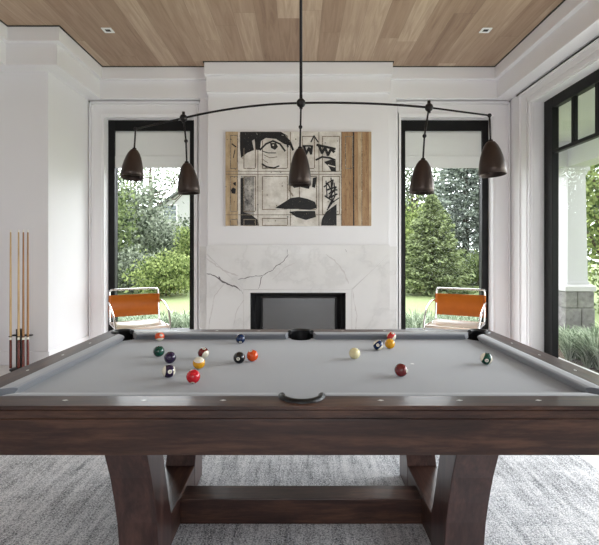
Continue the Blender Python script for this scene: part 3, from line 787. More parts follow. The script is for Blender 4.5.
# sights
def sight(x, y, rot=0):
    a, c = (0.011, 0.0062) if not rot else (0.0062, 0.011)
    MB().prism([(-a, 0), (0, -c), (a, 0), (0, c)], RZ - 0.0005, RZ + 0.0007).build('sight', M_['pearl'], tb, loc=(x, y, 0))
for sy in (-1, 1):
    for k in (-3, -2, -1, 1, 2, 3): sight(k * 0.268, sy * (HD - 0.055))
for sx in (-1, 1):
    for k in (-1, 0, 1): sight(sx * (HL - 0.055), k * 0.28, 1)
MB().prism([(0.009 * math.cos(q), 0.009 * math.sin(q)) for q in [2 * PI * i / 20 for i in range(20)]], BZ - 0.001, BZ + 0.0006).build('foot_spot', M_['pearl'], tb, loc=(0.54, -0.02, 0))
# trestles: curved uprights rising from a low foot beam
def upright(s):   # side view (distance from the centre line, height); s=-1 towards the viewer
    outer = [(0.600, 0.665), (0.568, 0.62), (0.527, 0.55), (0.480, 0.444), (0.440, 0.326), (0.415, 0.233), (0.398, 0.131), (0.392, 0.014)]
    inner = [(0.212, 0.014), (0.214, 0.155), (0.245, 0.22), (0.285, 0.33), (0.327, 0.454), (0.375, 0.56), (0.43, 0.665)]
    return [(s * d, z) for d, z in outer + inner]
for sx in (-1, 1):
    x0, x1 = sorted((sx * 0.572, sx * 0.730))
    for s in (-1, 1):
        MB().prism(upright(s), x0, x1, 'X').build('leg', M_['table_z'], tb, 0.003)
    MB().box(x0 + 0.001, x1 - 0.001, -0.213, 0.213, 0.014, 0.152).build('foot_beam', M_['table_y'], tb, 0.002)
MB().box(-0.574, 0.574, -0.07, 0.05, 0.0145, 0.134).build('stretcher', M_['table_x'], tb, 0.003)

# ------------------------------------------------------------------ balls
BR = 0.0286
def ball_mat(name, col, stripe):
    m, t, b = new_mat(name); L = t.links
    b.inputs['Roughness'].default_value = 0.06; b.inputs['Coat Weight'].default_value = 0.5; b.inputs['Coat Roughness'].default_value = 0.03
    if not stripe:
        n = N(t, 'ShaderNodeTexNoise', Scale=20.0); tc = N(t, 'ShaderNodeTexCoord'); L.new(tc.outputs['Object'], n.inputs['Vector'])
        c = ramp(t, n.outputs['Fac'], [(0.3, [c_ * 0.96 for c_ in col[:3]] + [1]), (0.7, col)]); L.new(c, b.inputs['Base Color'])
    else:
        tc = N(t, 'ShaderNodeTexCoord'); sp = N(t, 'ShaderNodeSeparateXYZ'); L.new(tc.outputs['Object'], sp.inputs[0])
        a = N(t, 'ShaderNodeMath', operation='ABSOLUTE'); L.new(sp.outputs['Z'], a.inputs[0])
        l = N(t, 'ShaderNodeMath', operation='GREATER_THAN'); l.inputs[1].default_value = 0.0165; L.new(a.outputs[0], l.inputs[0])
        c = ramp(t, l.outputs[0], [(0.0, col), (1.0, srgb(240, 234, 214))]); L.new(c, b.inputs['Base Color'])
    return m
CB = {'yellow': srgb(232, 168, 30), 'blue': srgb(12, 40, 84), 'red': srgb(210, 24, 40), 'purple': srgb(40, 24, 62), 'orange': srgb(226, 84, 30), 'green': srgb(8, 74, 58),
      'maroon': srgb(112, 22, 26), 'black': srgb(16, 16, 20), 'cream': srgb(238, 228, 178), 'crimson': srgb(204, 40, 36)}
ivory = simple('ivory_number_disc', srgb(240, 236, 222), 0.08, var=0.01)
ink = simple('number_ink', srgb(14, 14, 16), 0.3)
# number, colour, striped, pixel centre, stripe axis tilt (euler), disc direction, label
BALLS = [
 (13, 'orange', 1, 159.7, 335.4, (0.2, -0.35, -0.85), 'orange and white striped billiard ball touching the far cushion'),
 (6, 'green', 0, 158.9, 351.3, (0, 0, 0), 'solid dark green billiard ball, leftmost on the cloth below the orange striped one'),
 (4, 'purple', 0, 170.1, 357.5, (0, 0, 0), 'solid dark purple billiard ball beside the solid green one'),
 (12, 'purple', 1, 168.7, 371.1, (-0.85, -0.42, 0.12), 'dark purple and white striped billiard ball with its number disc facing out'),
 (3, 'red', 0, 193.3, 376.5, (0, 0, 0), 'solid bright red billiard ball, nearest to the viewer'),
 (9, 'yellow', 1, 198.9, 362.9, (0.05, -0.38, 0.92), 'yellow striped billiard ball with a white cap, behind the bright red ball'),
 (15, 'maroon', 1, 203.4, 352.9, (0.72, -0.5, -0.4), 'maroon and white striped billiard ball behind the yellow striped ball'),
 (2, 'blue', 0, 240.5, 338.7, (0, 0, 0), 'solid blue billiard ball near the far cushion left of the side pocket'),
 (8, 'black', 0, 239.2, 357.6, (0, 0, 0), 'solid black billiard ball with a white number disc'),
 (5, 'orange', 0, 252.4, 355.6, (0, 0, 0), 'solid orange billiard ball right beside the black ball'),
 (0, 'cream', 0, 354.6, 353.4, (0, 0, 0), 'plain cream cue ball without a number'),
 (10, 'blue', 1, 378.2, 345.2, (0.62, -0.3, -0.7), 'dark blue and white striped billiard ball left of the yellow ball'),
 (1, 'yellow', 0, 389.9, 343.7, (0, 0, 0), 'solid yellow billiard ball in the right cluster'),
 (11, 'crimson', 1, 391.4, 336.4, (0.7, -0.45, -0.5), 'red and white striped billiard ball against the far cushion behind the yellow one'),
 (7, 'maroon', 0, 401.0, 370.1, (0, 0, 0), 'solid maroon billiard ball alone on the near right half of the cloth'),
 (14, 'green', 1, 486.3, 358.6, (0.88, -0.25, -0.4), 'green and white striped billiard ball alone near the right end rail'),
]
DISC = {8: (-0.05, -1, 0.0), 12: (0.25, -1, 0.15), 10: (-0.1, -1, 0.05), 2: (0.1, -1, -0.7), 7: (0.9, -0.7, 0.0), 3: (0.1, -1, -1.2), 15: (0.3, -0.6, 1.2), 14: (0.1, -1, -0.3),
        5: (-0.3, -0.4, 1.0), 9: (0, 0.3, 1), 6: (0.6, 0.6, 0.8), 4: (-0.4, 0.7, 0.7), 13: (0.4, -0.5, 1), 1: (0.5, 0.8, 0.4), 11: (-0.8, 0.5, 0.6)}
DROP = HC - (BZ + BR)
def disc_mesh():
    b = MB(); n = 20; a = 0.0088; r = BR + 0.00025
    prof = [(1e-5, r)] + [(r * math.sin(k), r * math.cos(k)) for k in (a / BR * 0.35, a / BR * 0.7, a / BR)]
    return b.lathe(prof, n)
for num, cn, st, bx_, by_, tilt, lab in BALLS:
    Y = F * DROP / (by_ - 252.0)
    Y = min(Y, TY + HD - RW_ - CW - BR - 0.001)
    root = MB().sphere((0, 0, 0), BR, 16).build('billiard_ball', ball_mat('ball_%s_%s' % (cn, 'stripe' if st else 'solid'), CB[cn], st), loc=(px(bx_, Y), Y, BZ + BR + 0.0002))
    tag(root, lab, 'billiard ball', 'billiard balls on the pool table')
    # stripes turn with the ball
    if st: tilt = Vector((0, 0, 1)).rotation_difference(Vector(tilt).normalized()).to_euler(); root.rotation_euler = tilt
    if num:
        d = Vector(DISC[num]).normalized()
        if st:   # the disc of a striped ball sits on the middle of its band
            inv = Euler(tilt).to_matrix().inverted(); dl = inv @ d; dl.z = 0; dl.normalize(); up = inv @ Vector((0, 0, 1))
        else: dl = d; up = Vector((0, 0, 1))
        xa = up.cross(dl)
        if xa.length < 1e-3: xa = Vector((1, 0, 0))
        xa.normalize(); ya = dl.cross(xa)
        Mx = Matrix((xa, ya, dl)).transposed().to_4x4()
        ds = disc_mesh().build('number_disc', ivory, root); ds.matrix_local = Mx
        cu = bpy.data.curves.new('number', 'FONT'); cu.body = str(num); cu.size = 0.0115 if num < 10 else 0.0095; cu.align_x = 'CENTER'; cu.align_y = 'CENTER'; cu.extrude = 0.00012; cu.offset = 0.0002
        cu.materials.append(ink)
        tmp = bpy.data.objects.new('number_curve', cu); nm = bpy.data.meshes.new_from_object(tmp); bpy.data.objects.remove(tmp)
        to = bpy.data.objects.new('number', nm); COL.objects.link(to); to.parent = ds; to.location = (0, 0, BR + 0.00035)

# ------------------------------------------------------------------ chandelier
ch = empty('chandelier', (0, 0, 0)); tag(ch, 'black mobile-style pendant with long curved arms and five bronze bell shades', 'chandelier')
def C3(x, y, Y): return Vector((px(x, Y), Y, pz(y, Y)))
hub = C3(301, 103, 2.2)
MB().tube([hub, (hub.x, hub.y, ZC)], 0.0075).lathe([(1e-4, ZC - 0.03), (0.055, ZC - 0.028), (0.06, ZC)], 24, (hub.x, hub.y, 0)).build('rod', M_['iron'], ch)
yl, yr = 2.30, 2.12
balls = {'l': C3(183.5, 118, yl), 'r': C3(429, 107.5, yr)}
tipl = C3(135.5, 129, 2.36); tipr = C3(489.5, 115.5, 2.07)
def curve3(a, b, c, n=14):
    """quadratic through a, b(mid control), c"""
    a, b, c = Vector(a), Vector(b), Vector(c)
    return [a * (1 - t) ** 2 + b * 2 * t * (1 - t) + c * t * t for t in [i / n for i in range(n + 1)]]
MB().tube(curve3(hub, C3(243, 104, 2.24), balls['l']), 0.0055).build('arm', M_['iron'], ch)
MB().tube([balls['l'], tipl], 0.0045).build('arm', M_['iron'], ch)
MB().tube(curve3(hub, C3(365, 101.5, 2.16), balls['r']), 0.0055).build('arm', M_['iron'], ch)
MB().tube([balls['r'], tipr], 0.0045).build('arm', M_['iron'], ch)
def joint(p, r):
    b = MB().sphere(p, r, 12)
    b.tube([p + Vector((0, 0, r + 0.012)), p - Vector((0, 0, r + 0.006))], 0.008)
    b.build('ball_joint', M_['iron'], ch)
joint(hub, 0.023); joint(balls['l'], 0.02); joint(balls['r'], 0.02)
def drop(p, knuckle, top, bot, w):
    """stem from p by way of a knuckle to the shade's top, shade axis towards bot"""
    b = MB().tube([p, knuckle, top], 0.0045).sphere(knuckle, 0.010, 8)
    if (knuckle - p).length < 0.02: b = MB().tube([p, top], 0.0045).sphere(p, 0.010, 8)
    b.build('stem', M_['iron'], ch)
    ax = (bot - top); h = ax.length; q = Vector((0, 0, -1)).rotation_difference(ax.normalized()).to_matrix()
    hw = w / 2
    prof = [(0.10, 0.0), (0.30, -0.004), (0.36, -0.03), (0.52, -0.12), (0.68, -0.26), (0.82, -0.44), (0.93, -0.64), (0.99, -0.84), (1.0, -1.0)]
    ps = [(r * hw, z * h) for r, z in prof]
    sh = MB().lathe(ps + [(hw * 0.955, -h), (hw * 0.95, -h * 0.84), (hw * 0.88, -h * 0.62), (hw * 0.6, -h * 0.2), (hw * 0.1, -h * 0.1)], 36, tuple(top), mat=q)
    o = sh.build('lamp_shade', M_['bronze'], ch, fix=False)
    MB().lathe([(0.001, 0.012), (0.010, 0.010), (0.012, -0.002), (0.018, -0.006), (0.018, -0.014), (0.001, -0.014)], 20, tuple(top), mat=q).build('cap', M_['iron'], o)
    MB().lathe([(0.002, -h * 0.15), (0.016, -h * 0.2), (0.016, -h * 0.4), (0.026, -h * 0.6), (0.02, -h * 0.74), (0.001, -h * 0.8)], 20, tuple(top), mat=q).build('bulb', M_['pearl'], o)
drop(tipl, tipl, C3(134.3, 150, 2.36), C3(131.7, 178, 2.335), 0.115)
drop(balls['l'], C3(186, 141, 2.3), C3(186.8, 163.5, 2.3), C3(189, 193.5, 2.3), 0.115)
drop(hub, C3(300.5, 127, 2.2), C3(300, 149, 2.2), C3(299.8, 185, 2.2), 0.114)
drop(balls['r'], C3(424.5, 136, 2.12), C3(423, 160.5, 2.12), C3(421.5, 193.3, 2.12), 0.118)
drop(tipr, tipr, C3(490.6, 142, 2.07), C3(492.6, 175, 2.06), 0.122)

# ------------------------------------------------------------------ cues in a floor stand
ST = Vector((-3.10, 4.88, 0))
st = empty('cue_stand', ST); tag(st, 'slim black floor stand holding the cues against the left wall', 'cue stand')
MB().lathe([(0.001, 0), (0.10, 0), (0.10, 0.015), (0.03, 0.03), (0.001, 0.03)], 32).build('base', M_['iron'], st)
MB().box(-0.03, 0.03, -0.028, 0.028, 0.03, 0.452).build('post', M_['iron'], st, 0.004)
CUES = ((-0.07, -0.052), (0.018, -0.052), (0.070, -0.052), (0.106, -0.030))
b = MB().box(-0.09, 0.125, -0.014, 0.035, 0.372, 0.386)
for x, yo in CUES: b.tube([(x + 0.017 * math.cos(q), yo + 0.017 * math.sin(q), 0.379) for q in [2 * PI * i / 16 for i in range(16)]], 0.004, 6, closed=True)
b.build('clip_bracket', M_['iron'], st)
cue_shaft = wood('maple_cue_shaft', srgb(186, 150, 100), srgb(214, 182, 134), srgb(228, 204, 164), 'Z', 1, 0.25)
cue_shaft2 = wood('brown_cue_shaft', srgb(140, 98, 62), srgb(172, 126, 84), srgb(190, 148, 104), 'Z', 1, 0.25)
cue_butt = wood('mahogany_cue_butt', srgb(70, 30, 24), srgb(104, 46, 36), srgb(128, 62, 46), 'Z', 1, 0.2, 0.5)
for (dx, dy), m_, lab in zip(CUES, (cue_shaft, cue_shaft, cue_shaft2, cue_shaft2), ('pale maple pool cue, leftmost in the stand', 'pale pool cue standing directly in front of the black post',
                        'pool cue third from the left in the stand', 'brown pool cue at the right end of the stand')):
    o = empty('pool_cue', ST + Vector((dx, dy, 0.031))); tag(o, lab, 'pool cue', 'pool cues in the floor stand')
    MB().lathe([(0.001, 0.0), (0.0135, 0.0), (0.014, 0.02), (0.0135, 0.26), (0.0125, 0.31), (0.001, 0.31)], 16).build('butt', cue_butt, o)
    MB().lathe([(0.0126, 0.31), (0.0122, 0.335)], 16).build('collar', ivory, o)
    MB().lathe([(0.0120, 0.335), (0.0105, 0.9), (0.0075, 1.49), (0.001, 1.49)], 16).build('shaft', m_, o)
    MB().lathe([(0.0078, 1.49), (0.0078, 1.515), (0.001, 1.519)], 16).build('ferrule', ivory, o)

# ------------------------------------------------------------------ armchairs
def smooth_path(pts, n=6, closed=False):
    """Catmull-Rom through pts"""
    P_ = [Vector(p) for p in pts]; outp = []
    for i in range(len(P_) - 1):
        a = P_[max(0, i - 1)]; b_ = P_[i]; c = P_[i + 1]; d = P_[min(len(P_) - 1, i + 2)]
        for k in range(n):
            t = k / n
            outp.append(0.5 * ((2 * b_) + (c - a) * t + (2 * a - 5 * b_ + 4 * c - d) * t * t + (3 * b_ - a - 3 * c + d) * t ** 3))
    outp.append(P_[-1]); return outp
def armchair(x, y, rz, label):
    """faces -Y in its own frame; origin under the back frame"""
    root = empty('armchair', (x, y, 0), rz); tag(root, label, 'armchair', 'leather armchairs by the windows')
    W = 0.29
    # back frame hoop: uprights and rounded top
    z1 = 0.838
    hoop = [(-W, -0.03, 0.43), (-W, 0.0, 0.6), (-W, 0.022, z1 - 0.05), (-W + 0.012, 0.026, z1 - 0.012), (-W + 0.05, 0.027, z1)]
    hoop = hoop + [(-v[0], v[1], v[2]) for v in hoop[::-1]]
    MB().tube(smooth_path(hoop, 4), 0.0115).build('back_frame', M_['chrome'], root)
    # back sling: a thick leather band laced round the uprights
    b = MB(); n = 14; vs = []
    z0, z1b = 0.505, 0.772
    for off in (-0.016, -0.010):
        for i in range(n + 1):
            u = -1 + 2 * i / n; bow = 0.018 * (1 - u * u)
            for z, yy in ((z0, 0.0), ((z0 + z1b) / 2, 0.012), (z1b, 0.026)):
                vs.append((u * (W + 0.014), yy + off + bow, z))
    k = (n + 1) * 3; fs = []
    for i in range(n):
        for j in range(2):
            a = i * 3 + j; fs.append((a, a + 3, a + 4, a + 1)); a += k; fs.append((a, a + 1, a + 4, a + 3))
        for j in (0, 2): a = i * 3 + j; fs.append((a, a + 3, a + 3 + k, a + k))
    b.add(vs, fs, 0, True)
    for s in (-1, 1): b.lathe([(0.0145, z0), (0.0145, z1b)], 12, (s * (W + 0.0), 0.010, 0))
    b.build('backrest', M_['leather'], root)
    # seat sling, sagging slightly
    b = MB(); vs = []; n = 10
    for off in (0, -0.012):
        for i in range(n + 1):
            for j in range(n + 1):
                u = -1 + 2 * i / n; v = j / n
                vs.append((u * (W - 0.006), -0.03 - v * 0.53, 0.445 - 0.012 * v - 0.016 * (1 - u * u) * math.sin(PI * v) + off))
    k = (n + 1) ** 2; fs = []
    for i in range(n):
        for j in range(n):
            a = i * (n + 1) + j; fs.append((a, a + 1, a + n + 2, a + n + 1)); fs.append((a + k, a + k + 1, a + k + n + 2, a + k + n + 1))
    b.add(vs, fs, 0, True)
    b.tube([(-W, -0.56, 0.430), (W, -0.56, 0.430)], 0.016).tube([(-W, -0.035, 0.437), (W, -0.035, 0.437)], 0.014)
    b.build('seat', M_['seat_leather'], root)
    for s in (-1, 1):
        # cantilever side: seat rail, front bow down to the floor, runner
        side = [(s * W, -0.03, 0.43), (s * W, -0.30, 0.435), (s * W, -0.52, 0.43), (s * W, -0.63, 0.38), (s * W, -0.68, 0.28), (s * W, -0.66, 0.14), (s * W, -0.56, 0.03), (s * W, -0.42, 0.012), (s * W, 0.08, 0.012)]
        MB().tube(smooth_path(side, 5), 0.0115).build('side_frame', M_['chrome'], root)
        arm = [(s * (W + 0.004), 0.006, 0.68), (s * (W + 0.02), -0.10, 0.69), (s * (W + 0.025), -0.28, 0.655), (s * (W + 0.02), -0.45, 0.59), (s * (W + 0.012), -0.55, 0.49), (s * (W + 0.004), -0.60, 0.38)]
        MB().tube(smooth_path(arm, 5), 0.0115).build('armrest', M_['chrome'], root)
    MB().tube([(-W, 0.08, 0.012), (W, 0.08, 0.012)], 0.0115).build('floor_bar', M_['chrome'], root)
armchair(-2.065, 5.52, R(30), 'chrome tube armchair with orange leather back and cream seat, left of the fireplace')
armchair(2.01, 5.52, R(-30), 'chrome tube armchair with orange leather back and cream seat, right of the fireplace')

# ------------------------------------------------------------------ outside: ground, porch, house
GZ = -0.22
struct(box('lawn', -60, 60, 6.5, 70, GZ - 0.1, GZ, M_['lawn']), 'mown green lawn beyond the windows', 'lawn')
struct(box('garden_ground', 3.3, 60, -14, 6.5, GZ - 0.1, GZ, M_['lawn']), 'green lawn beyond the glass door', 'lawn')
struct(box('terrace', 3.2, 3.29, -3, 7.2, GZ - 0.1, -0.03, M_['paving']), 'pale paving strip outside the glass door', 'paving')
struct(box('planting_bed', 3.29, 5.1, 1.0, 7.6, GZ - 0.05, -0.12, M_['mulch']), 'mulched planting bed beside the porch column', 'planting bed')
struct(box('planting_border', -3.6, 3.3, 6.6, 8.4, GZ - 0.05, GZ + 0.04, M_['mulch']), 'mulched border under the back windows', 'planting bed')
# porch column
CY = 7.0
col = empty('porch_column', (px(578, CY), CY + 0.17, GZ)); tag(col, 'white tapered porch column on a grey stone pier outside the glass door', 'column')
h0 = pz(291, CY) - GZ; h1 = pz(285, CY) - GZ; h2 = 2.66 - GZ
def frustum(b, w0, w1, z0, z1, mi=0):
    b.add([(-w0, -w0, z0), (w0, -w0, z0), (w0, w0, z0), (-w0, w0, z0), (-w1, -w1, z1), (w1, -w1, z1), (w1, w1, z1), (-w1, w1, z1)],
          [(0, 3, 2, 1), (4, 5, 6, 7), (0, 1, 5, 4), (1, 2, 6, 5), (2, 3, 7, 6), (3, 0, 4, 7)], mi)
b = MB(); rnd = random.Random(5)
zz = 0.0; ws = 0.235
while zz < h0 - 0.02:      # courses of rough blocks
    hh = min(rnd.uniform(0.24, 0.34), h0 - zz); w_ = 0.235 - 0.03 * zz / h0
    if h0 - zz - hh < 0.05: hh = h0 - zz
    sp = rnd.uniform(-0.07, 0.07)
    for (xa, xb) in ((-w_, sp - 0.004), (sp + 0.004, w_)):
        for (ya, yb_) in ((-w_, rnd.uniform(-0.05, 0.05)), (0.06, w_)):
            e = rnd.uniform(0, 0.012)
            b.box(xa - (e if xa < -0.1 else 0), xb + (e if xb > 0.1 else 0), ya - (e if ya < -0.1 else 0), yb_ + (e if yb_ > 0.1 else 0), zz + 0.004, zz + hh - 0.004)
    b.box(-w_ + 0.012, w_ - 0.012, -w_ + 0.012, w_ - 0.012, zz, zz + hh)
    zz += hh
b.build('stone_pier', M_['stone'], col, 0.012)
b = MB(); frustum(b, 0.245, 0.245, h0, h1 - 0.02); frustum(b, 0.245, 0.20, h1 - 0.02, h1 + 0.01); b.build('pier_cap', M_['stonecap'], col, 0.006)
b = MB(); frustum(b, 0.163, 0.140, h1 + 0.01, h2 - 0.12); frustum(b, 0.18, 0.18, h1 + 0.01, h1 + 0.05); b.build('shaft', M_['house'], col, 0.004)
b = MB(); frustum(b, 0.15, 0.17, h2 - 0.12, h2 - 0.06); frustum(b, 0.185, 0.185, h2 - 0.06, h2); b.build('capital', M_['house'], col, 0.004)
cx_ = px(578, CY)
b = MB().box(cx_ - 0.16, cx_ + 0.16, -3, 7.35, 2.66, 3.05).box(3.12, cx_ - 0.16, 7.0, 7.35, 2.66, 3.05).box(3.12, cx_ + 0.3, -3, 7.5, 3.05, 3.2)
struct(b.build('porch_roof', M_['house']), 'white porch beam and ceiling outside the glass door', 'porch roof')

def house(x, y, w_, d, hz, rz, label):
    """white gabled house, gable towards the viewer"""
    root = empty('house', (x, y, GZ), rz); tag(root, label, 'house')
    rh = w_ * 0.36
    MB().prism([(-w_ / 2, 0), (w_ / 2, 0), (w_ / 2, hz), (0, hz + rh), (-w_ / 2, hz)], 0, d, 'Y').build('walls', M_['house'], root)
    b = MB()
    for s in (-1, 1):
        b.add([(0, -0.4, hz + rh + 0.1), (s * (w_ / 2 + 0.5), -0.4, hz - 0.42 + 0.1), (s * (w_ / 2 + 0.5), d + 0.4, hz - 0.42 + 0.1), (0, d + 0.4, hz + rh + 0.1),
               (0, -0.4, hz + rh + 0.3), (s * (w_ / 2 + 0.5), -0.4, hz - 0.42 + 0.3), (s * (w_ / 2 + 0.5), d + 0.4, hz - 0.42 + 0.3), (0, d + 0.4, hz + rh + 0.3)],
              [(0, 1, 2, 3), (4, 5, 6, 7), (0, 1, 5, 4), (1, 2, 6, 5), (2, 3, 7, 6)])
    b.build('roof', M_['roof'], root)
    for (wx, wz) in ((-1.25, hz + 0.45), (1.25, hz + 0.45), (-w_ * 0.28, hz - 2.6), (w_ * 0.28, hz - 2.6)):
        f = MB().box(wx - 0.62, wx + 0.62, -0.1, 0.02, wz - 0.8, wz + 0.8).build('window', M_['white'], root)
        b = MB()
        for i in range(2):
            for j in range(3): b.box(wx - 0.52 + i * 0.54, wx - 0.02 + i * 0.54, -0.13, -0.09, wz - 0.7 + j * 0.48, wz - 0.28 + j * 0.48)
        b.build('pane', M_['house_glass'], f)
house(-9.9, 38, 7.0, 9, 4.4, R(0), 'white gabled house behind the trees in the left window')
house(11.8, 42, 7.0, 8, 3.4, R(10), 'white house mostly hidden by spruces in the right window')

# ------------------------------------------------------------------ vegetation
rng = np.random.default_rng(11)
def leaf_cloud(centers, dirs, length, width, name, mat, parent):
    """one small folded leaf card per centre"""
    n = len(centers)
    d = dirs / np.linalg.norm(dirs, axis=1, keepdims=True)
    r_ = rng.normal(size=(n, 3)); s = np.cross(d, r_); s /= np.linalg.norm(s, axis=1, keepdims=True)
    L = (length * rng.uniform(0.6, 1.3, n))[:, None]; W = (width * rng.uniform(0.6, 1.3, n))[:, None]
    a = centers - d * L / 2; c = centers + d * L / 2; l = centers + s * W / 2; r2 = centers - s * W / 2
    V_ = np.stack([a, l, c, r2], axis=1).reshape(-1, 3)
    me = bpy.data.meshes.new(name)
    me.vertices.add(4 * n); me.vertices.foreach_set('co', V_.ravel())
    me.loops.add(4 * n); me.loops.foreach_set('vertex_index', np.arange(4 * n, dtype=np.int32))
    me.polygons.add(n); me.polygons.foreach_set('loop_start', np.arange(0, 4 * n, 4, dtype=np.int32)); me.polygons.foreach_set('loop_total', np.full(n, 4, dtype=np.int32))
    me.materials.append(mat); me.update(calc_edges=True); me.validate()
    o = bpy.data.objects.new(name, me); COL.objects.link(o)
    if parent: o.parent = parent
    return o
def broadleaf(x, y, h, rad, z0, n, leaf, mat, name, cat, label, group=None, clumps=40, density=0.33, bare=False):
    root = empty(name, (x, y, GZ)); tag(root, label, cat, group)
    zc = (h + z0) / 2; rz_ = (h - z0) / 2
    u = rng.normal(size=(clumps, 3)); u /= np.linalg.norm(u, axis=1, keepdims=True); u *= rng.uniform(0.45, 0.95, (clumps, 1))
    cc = u * [rad, rad, rz_] + [0, 0, zc]
    idx = rng.integers(0, clumps, n); g = rng.normal(size=(n, 3)) * [rad * density, rad * density, rz_ * density * 0.8]
    pts = cc[idx] + g * 0.75; pts[:, 2] = np.maximum(pts[:, 2], 0.05)
    di = rng.normal(size=(n, 3)) + [0, 0, -0.2]
    leaf_cloud(pts, di, leaf, leaf * 0.62, 'foliage', mat, root)
    b = MB(); tr = max(0.03, h * 0.022)
    b.tube([(0, 0, 0), (0.05, 0, z0 + 0.2), (0.0, 0.05, zc)], [tr, tr * 0.8, tr * 0.35], 10)
    for i in range(0, min(clumps, 14)):
        c = cc[i]; b.tube([(0, 0, max(0.1, z0 * 0.6 + c[2] * 0.25)), (c[0] * 0.5, c[1] * 0.5, c[2] * 0.75), tuple(c)], [tr * 0.4, tr * 0.25, tr * 0.08], 6)
    b.build('trunk' if h > 2 else 'stems', M_['bark'], root)
    return root
def spruce(x, y, h, rad, n, mat, label, group=None, leaf=0.16, droop=0.25):
    root = empty('spruce_tree', (x, y, GZ)); tag(root, label, 'tree', group)
    nb = int(34 * h); pts = []; di = []
    per = max(8, n // nb)
    for i in range(nb):
        t = (i / nb) ** 0.85; z = 0.25 + t * (h - 0.35); L = rad * (1 - t) ** 0.8 * rng.uniform(0.75, 1.1) + 0.06
        a = i * 2.39996 + rng.uniform(-.3, .3); dx, dy = math.cos(a), math.sin(a)
        k = max(4, int(per * (0.35 + 1.3 * (1 - t))))
        s = rng.uniform(0.12, 1, k) ** 0.8; side = rng.normal(size=k) * 0.17 * L * (1.05 - s) + rng.normal(size=k) * 0.05
        zz = z - droop * L * np.sin(s * 1.9) + 0.10 * L * s * s + rng.normal(size=k) * 0.035 - 0.02
        P0 = np.stack([dx * s * L - dy * side, dy * s * L + dx * side, zz], 1)
        D0 = np.stack([dx + rng.normal(size=k) * 0.5, dy + rng.normal(size=k) * 0.5, rng.normal(size=k) * 0.35 - 0.25], 1)
        pts.append(P0); di.append(D0)
    leaf_cloud(np.concatenate(pts), np.concatenate(di), leaf, leaf * 0.42, 'needles', mat, root)
    MB().tube([(0, 0, 0), (0, 0, h * 0.5), (0, 0, h - 0.05)], [h * 0.022, h * 0.014, 0.01], 8).build('trunk', M_['bark'], root)
    return root
def at(xp, Y): return px(xp, Y)
G1 = 'trees beyond the windows'
broadleaf(at(128, 21), 21, 5.3, 2.0, 0.4, 8000, 0.20, M_['leaf_grey'], 'broadleaf_tree', 'tree', 'tall loose grey green tree at the left edge of the left window', G1, 44, 0.36)
broadleaf(at(160, 25), 25, 3.0, 2.2, 0.2, 6000, 0.20, M_['leaf_grey'], 'broadleaf_tree', 'tree', 'rounded grey green tree in the middle of the left window, in front of the house', G1, 40, 0.36)
broadleaf(at(190, 22), 22, 3.3, 1.4, 0.2, 4500, 0.19, M_['leaf_dark'], 'broadleaf_tree', 'tree', 'dark green tree at the right edge of the left window', G1, 30, 0.36)
broadleaf(at(150, 30), 30, 8.8, 4.4, 5.8, 1700, 0.24, M_['leaf_grey'], 'broadleaf_tree', 'tree', 'high thin crown against the sky in the left window', G1, 26, 0.34)
broadleaf(at(108, 17), 17, 4.6, 1.2, 0.2, 4000, 0.17, M_['leaf_mid'], 'broadleaf_tree', 'tree', 'fresh green tree behind the left window frame', G1, 26, 0.36)
broadleaf(at(166, 15.3), 15.3, 1.42, 1.15, 0.1, 5000, 0.12, M_['leaf_lime'], 'garden_shrub', 'shrub', 'wide lime green shrub on the lawn in the left window', 'shrubs at the lawn edge', 30, 0.33)
broadleaf(at(191, 16.5), 16.5, 2.4, 0.55, 0.6, 1800, 0.13, M_['leaf_lime'], 'garden_shrub', 'shrub', 'tall yellow green shrub at the right of the left window', 'shrubs at the lawn edge', 16, 0.33)
broadleaf(at(128, 16.5), 16.5, 1.9, 1.0, 0.1, 3600, 0.13, M_['leaf_grey'], 'garden_shrub', 'shrub', 'grey green shrub behind the left armchair', 'shrubs at the lawn edge', 24, 0.33)
broadleaf(at(190, 18.5), 18.5, 1.5, 0.9, 0.1, 3000, 0.13, M_['leaf_dark'], 'garden_shrub', 'shrub', 'dark low shrub behind the lime one', 'shrubs at the lawn edge', 20, 0.33)
spruce(at(466, 21), 21, 9.4, 2.9, 46000, M_['needle_blue'], 'large blue grey spruce filling the right of the right window', G1, 0.2, 0.3)
spruce(at(432, 16), 16, 3.7, 1.75, 30000, M_['needle_green'], 'smaller bright green spruce in front of the blue grey one', G1, 0.15, 0.2)
broadleaf(at(407, 19), 19, 3.4, 0.95, 0.2, 3600, 0.15, M_['leaf_lime'], 'broadleaf_tree', 'tree', 'yellow green tree at the left edge of the right window', G1, 24, 0.34)
broadleaf(at(480, 17.5), 17.5, 1.5, 1.0, 0.1, 3000, 0.12, M_['leaf_mid'], 'garden_shrub', 'shrub', 'leafy green shrub behind the right armchair', 'shrubs at the lawn edge', 22, 0.33)
broadleaf(at(412, 30), 30, 7.8, 2.6, 4.2, 3200, 0.24, M_['leaf_grey'], 'broadleaf_tree', 'tree', 'distant thin tree top in the right window', G1, 26, 0.34)
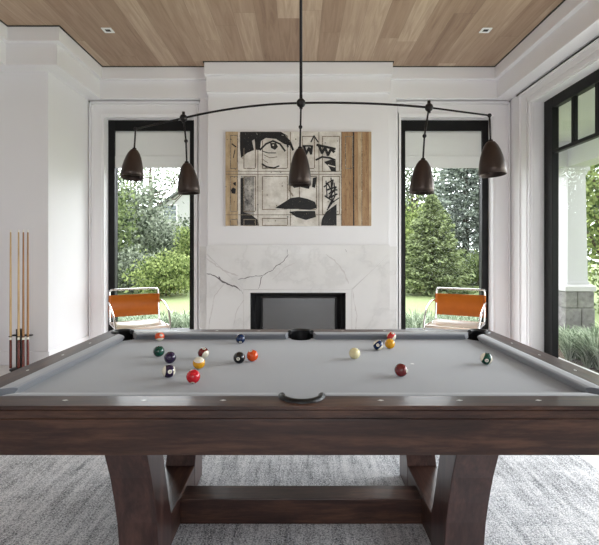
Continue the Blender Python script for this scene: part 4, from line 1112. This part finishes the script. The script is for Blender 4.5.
# belt of trees closing the garden, and those past the glass door
for xx, yy, hh, rr, mt, lab in ((-17, 33, 8, 4, 'leaf_mid', 'broad green tree in the far belt on the left'), 
                                (8, 36, 6.5, 3.4, 'leaf_mid', 'green tree in the far belt behind the spruces'),
                                (19, 32, 8, 4.5, 'leaf_dark', 'dark tree in the far belt on the right')):
    broadleaf(xx, yy, hh, rr, 0.4, 5000, 0.34, M_[mt], 'broadleaf_tree', 'tree', lab, G1, 36, 0.36)
broadleaf(8.9, 12.5, 6.0, 1.9, 0.2, 9000, 0.15, M_['leaf_lime'], 'broadleaf_tree', 'tree', 'yellow green tree beside the porch column outside the glass door', G1, 44, 0.34)
broadleaf(11.5, 11, 5.0, 2.2, 0.2, 6000, 0.18, M_['leaf_mid'], 'broadleaf_tree', 'tree', 'green tree further right outside the glass door', G1, 36, 0.34)
broadleaf(8.2, 10.2, 1.6, 1.1, 0.05, 4000, 0.11, M_['leaf_mid'], 'garden_shrub', 'shrub', 'green shrub behind the stone pier outside the glass door', 'shrubs at the lawn edge', 24, 0.33)

def grass_bed(name, spots, label, hgt=(0.22, 0.42), per=46):
    v = []; f = []
    rnd = random.Random(name + label)
    for (x, y, z, s) in spots:
        for i in range(per):
            a = rnd.uniform(0, 2 * PI); r0 = rnd.uniform(0, 0.05) * s; h = rnd.uniform(*hgt) * s; lean = rnd.uniform(0.05, 0.26) * s; w_ = rnd.uniform(0.004, 0.008) * 1.4
            bx, by = x + r0 * math.cos(a), y + r0 * math.sin(a); tx, ty = math.cos(a), math.sin(a); sx, sy = -ty * w_, tx * w_
            k = len(v)
            for t_, ww in ((0, 1), (0.5, 1), (0.85, 0.7)):
                off = lean * t_ * t_ * 1.3; zz = z + h * (t_ - 0.18 * t_ ** 3)
                v += [(bx + tx * off + sx * ww, by + ty * off + sy * ww, zz), (bx + tx * off - sx * ww, by + ty * off - sy * ww, zz)]
            off = lean * 1.35; v.append((bx + tx * off, by + ty * off, z + h * 0.80))
            f += [(k, k + 1, k + 3, k + 2), (k + 2, k + 3, k + 5, k + 4), (k + 4, k + 5, k + 6)]
    me = bpy.data.meshes.new(name); me.from_pydata(v, [], f); me.materials.append(M_['blade']); me.update()
    o = bpy.data.objects.new(name, me); COL.objects.link(o); tag(o, label, 'ornamental grass', kind='stuff'); return o
rnd = random.Random(3)
grass_bed('ornamental_grass', [(rnd.uniform(3.55, 4.98), rnd.uniform(2.5, 6.45), -0.12, rnd.uniform(0.9, 1.35)) for _ in range(260)], 'dense tufts of grey green grass round the porch column', per=80)
grass_bed('ornamental_grass', [(rnd.uniform(-3.5, 3.1), rnd.uniform(7.05, 8.2), GZ + 0.04, rnd.uniform(0.9, 1.5)) for _ in range(230)], 'grey green grass tufts in the border under the back windows')
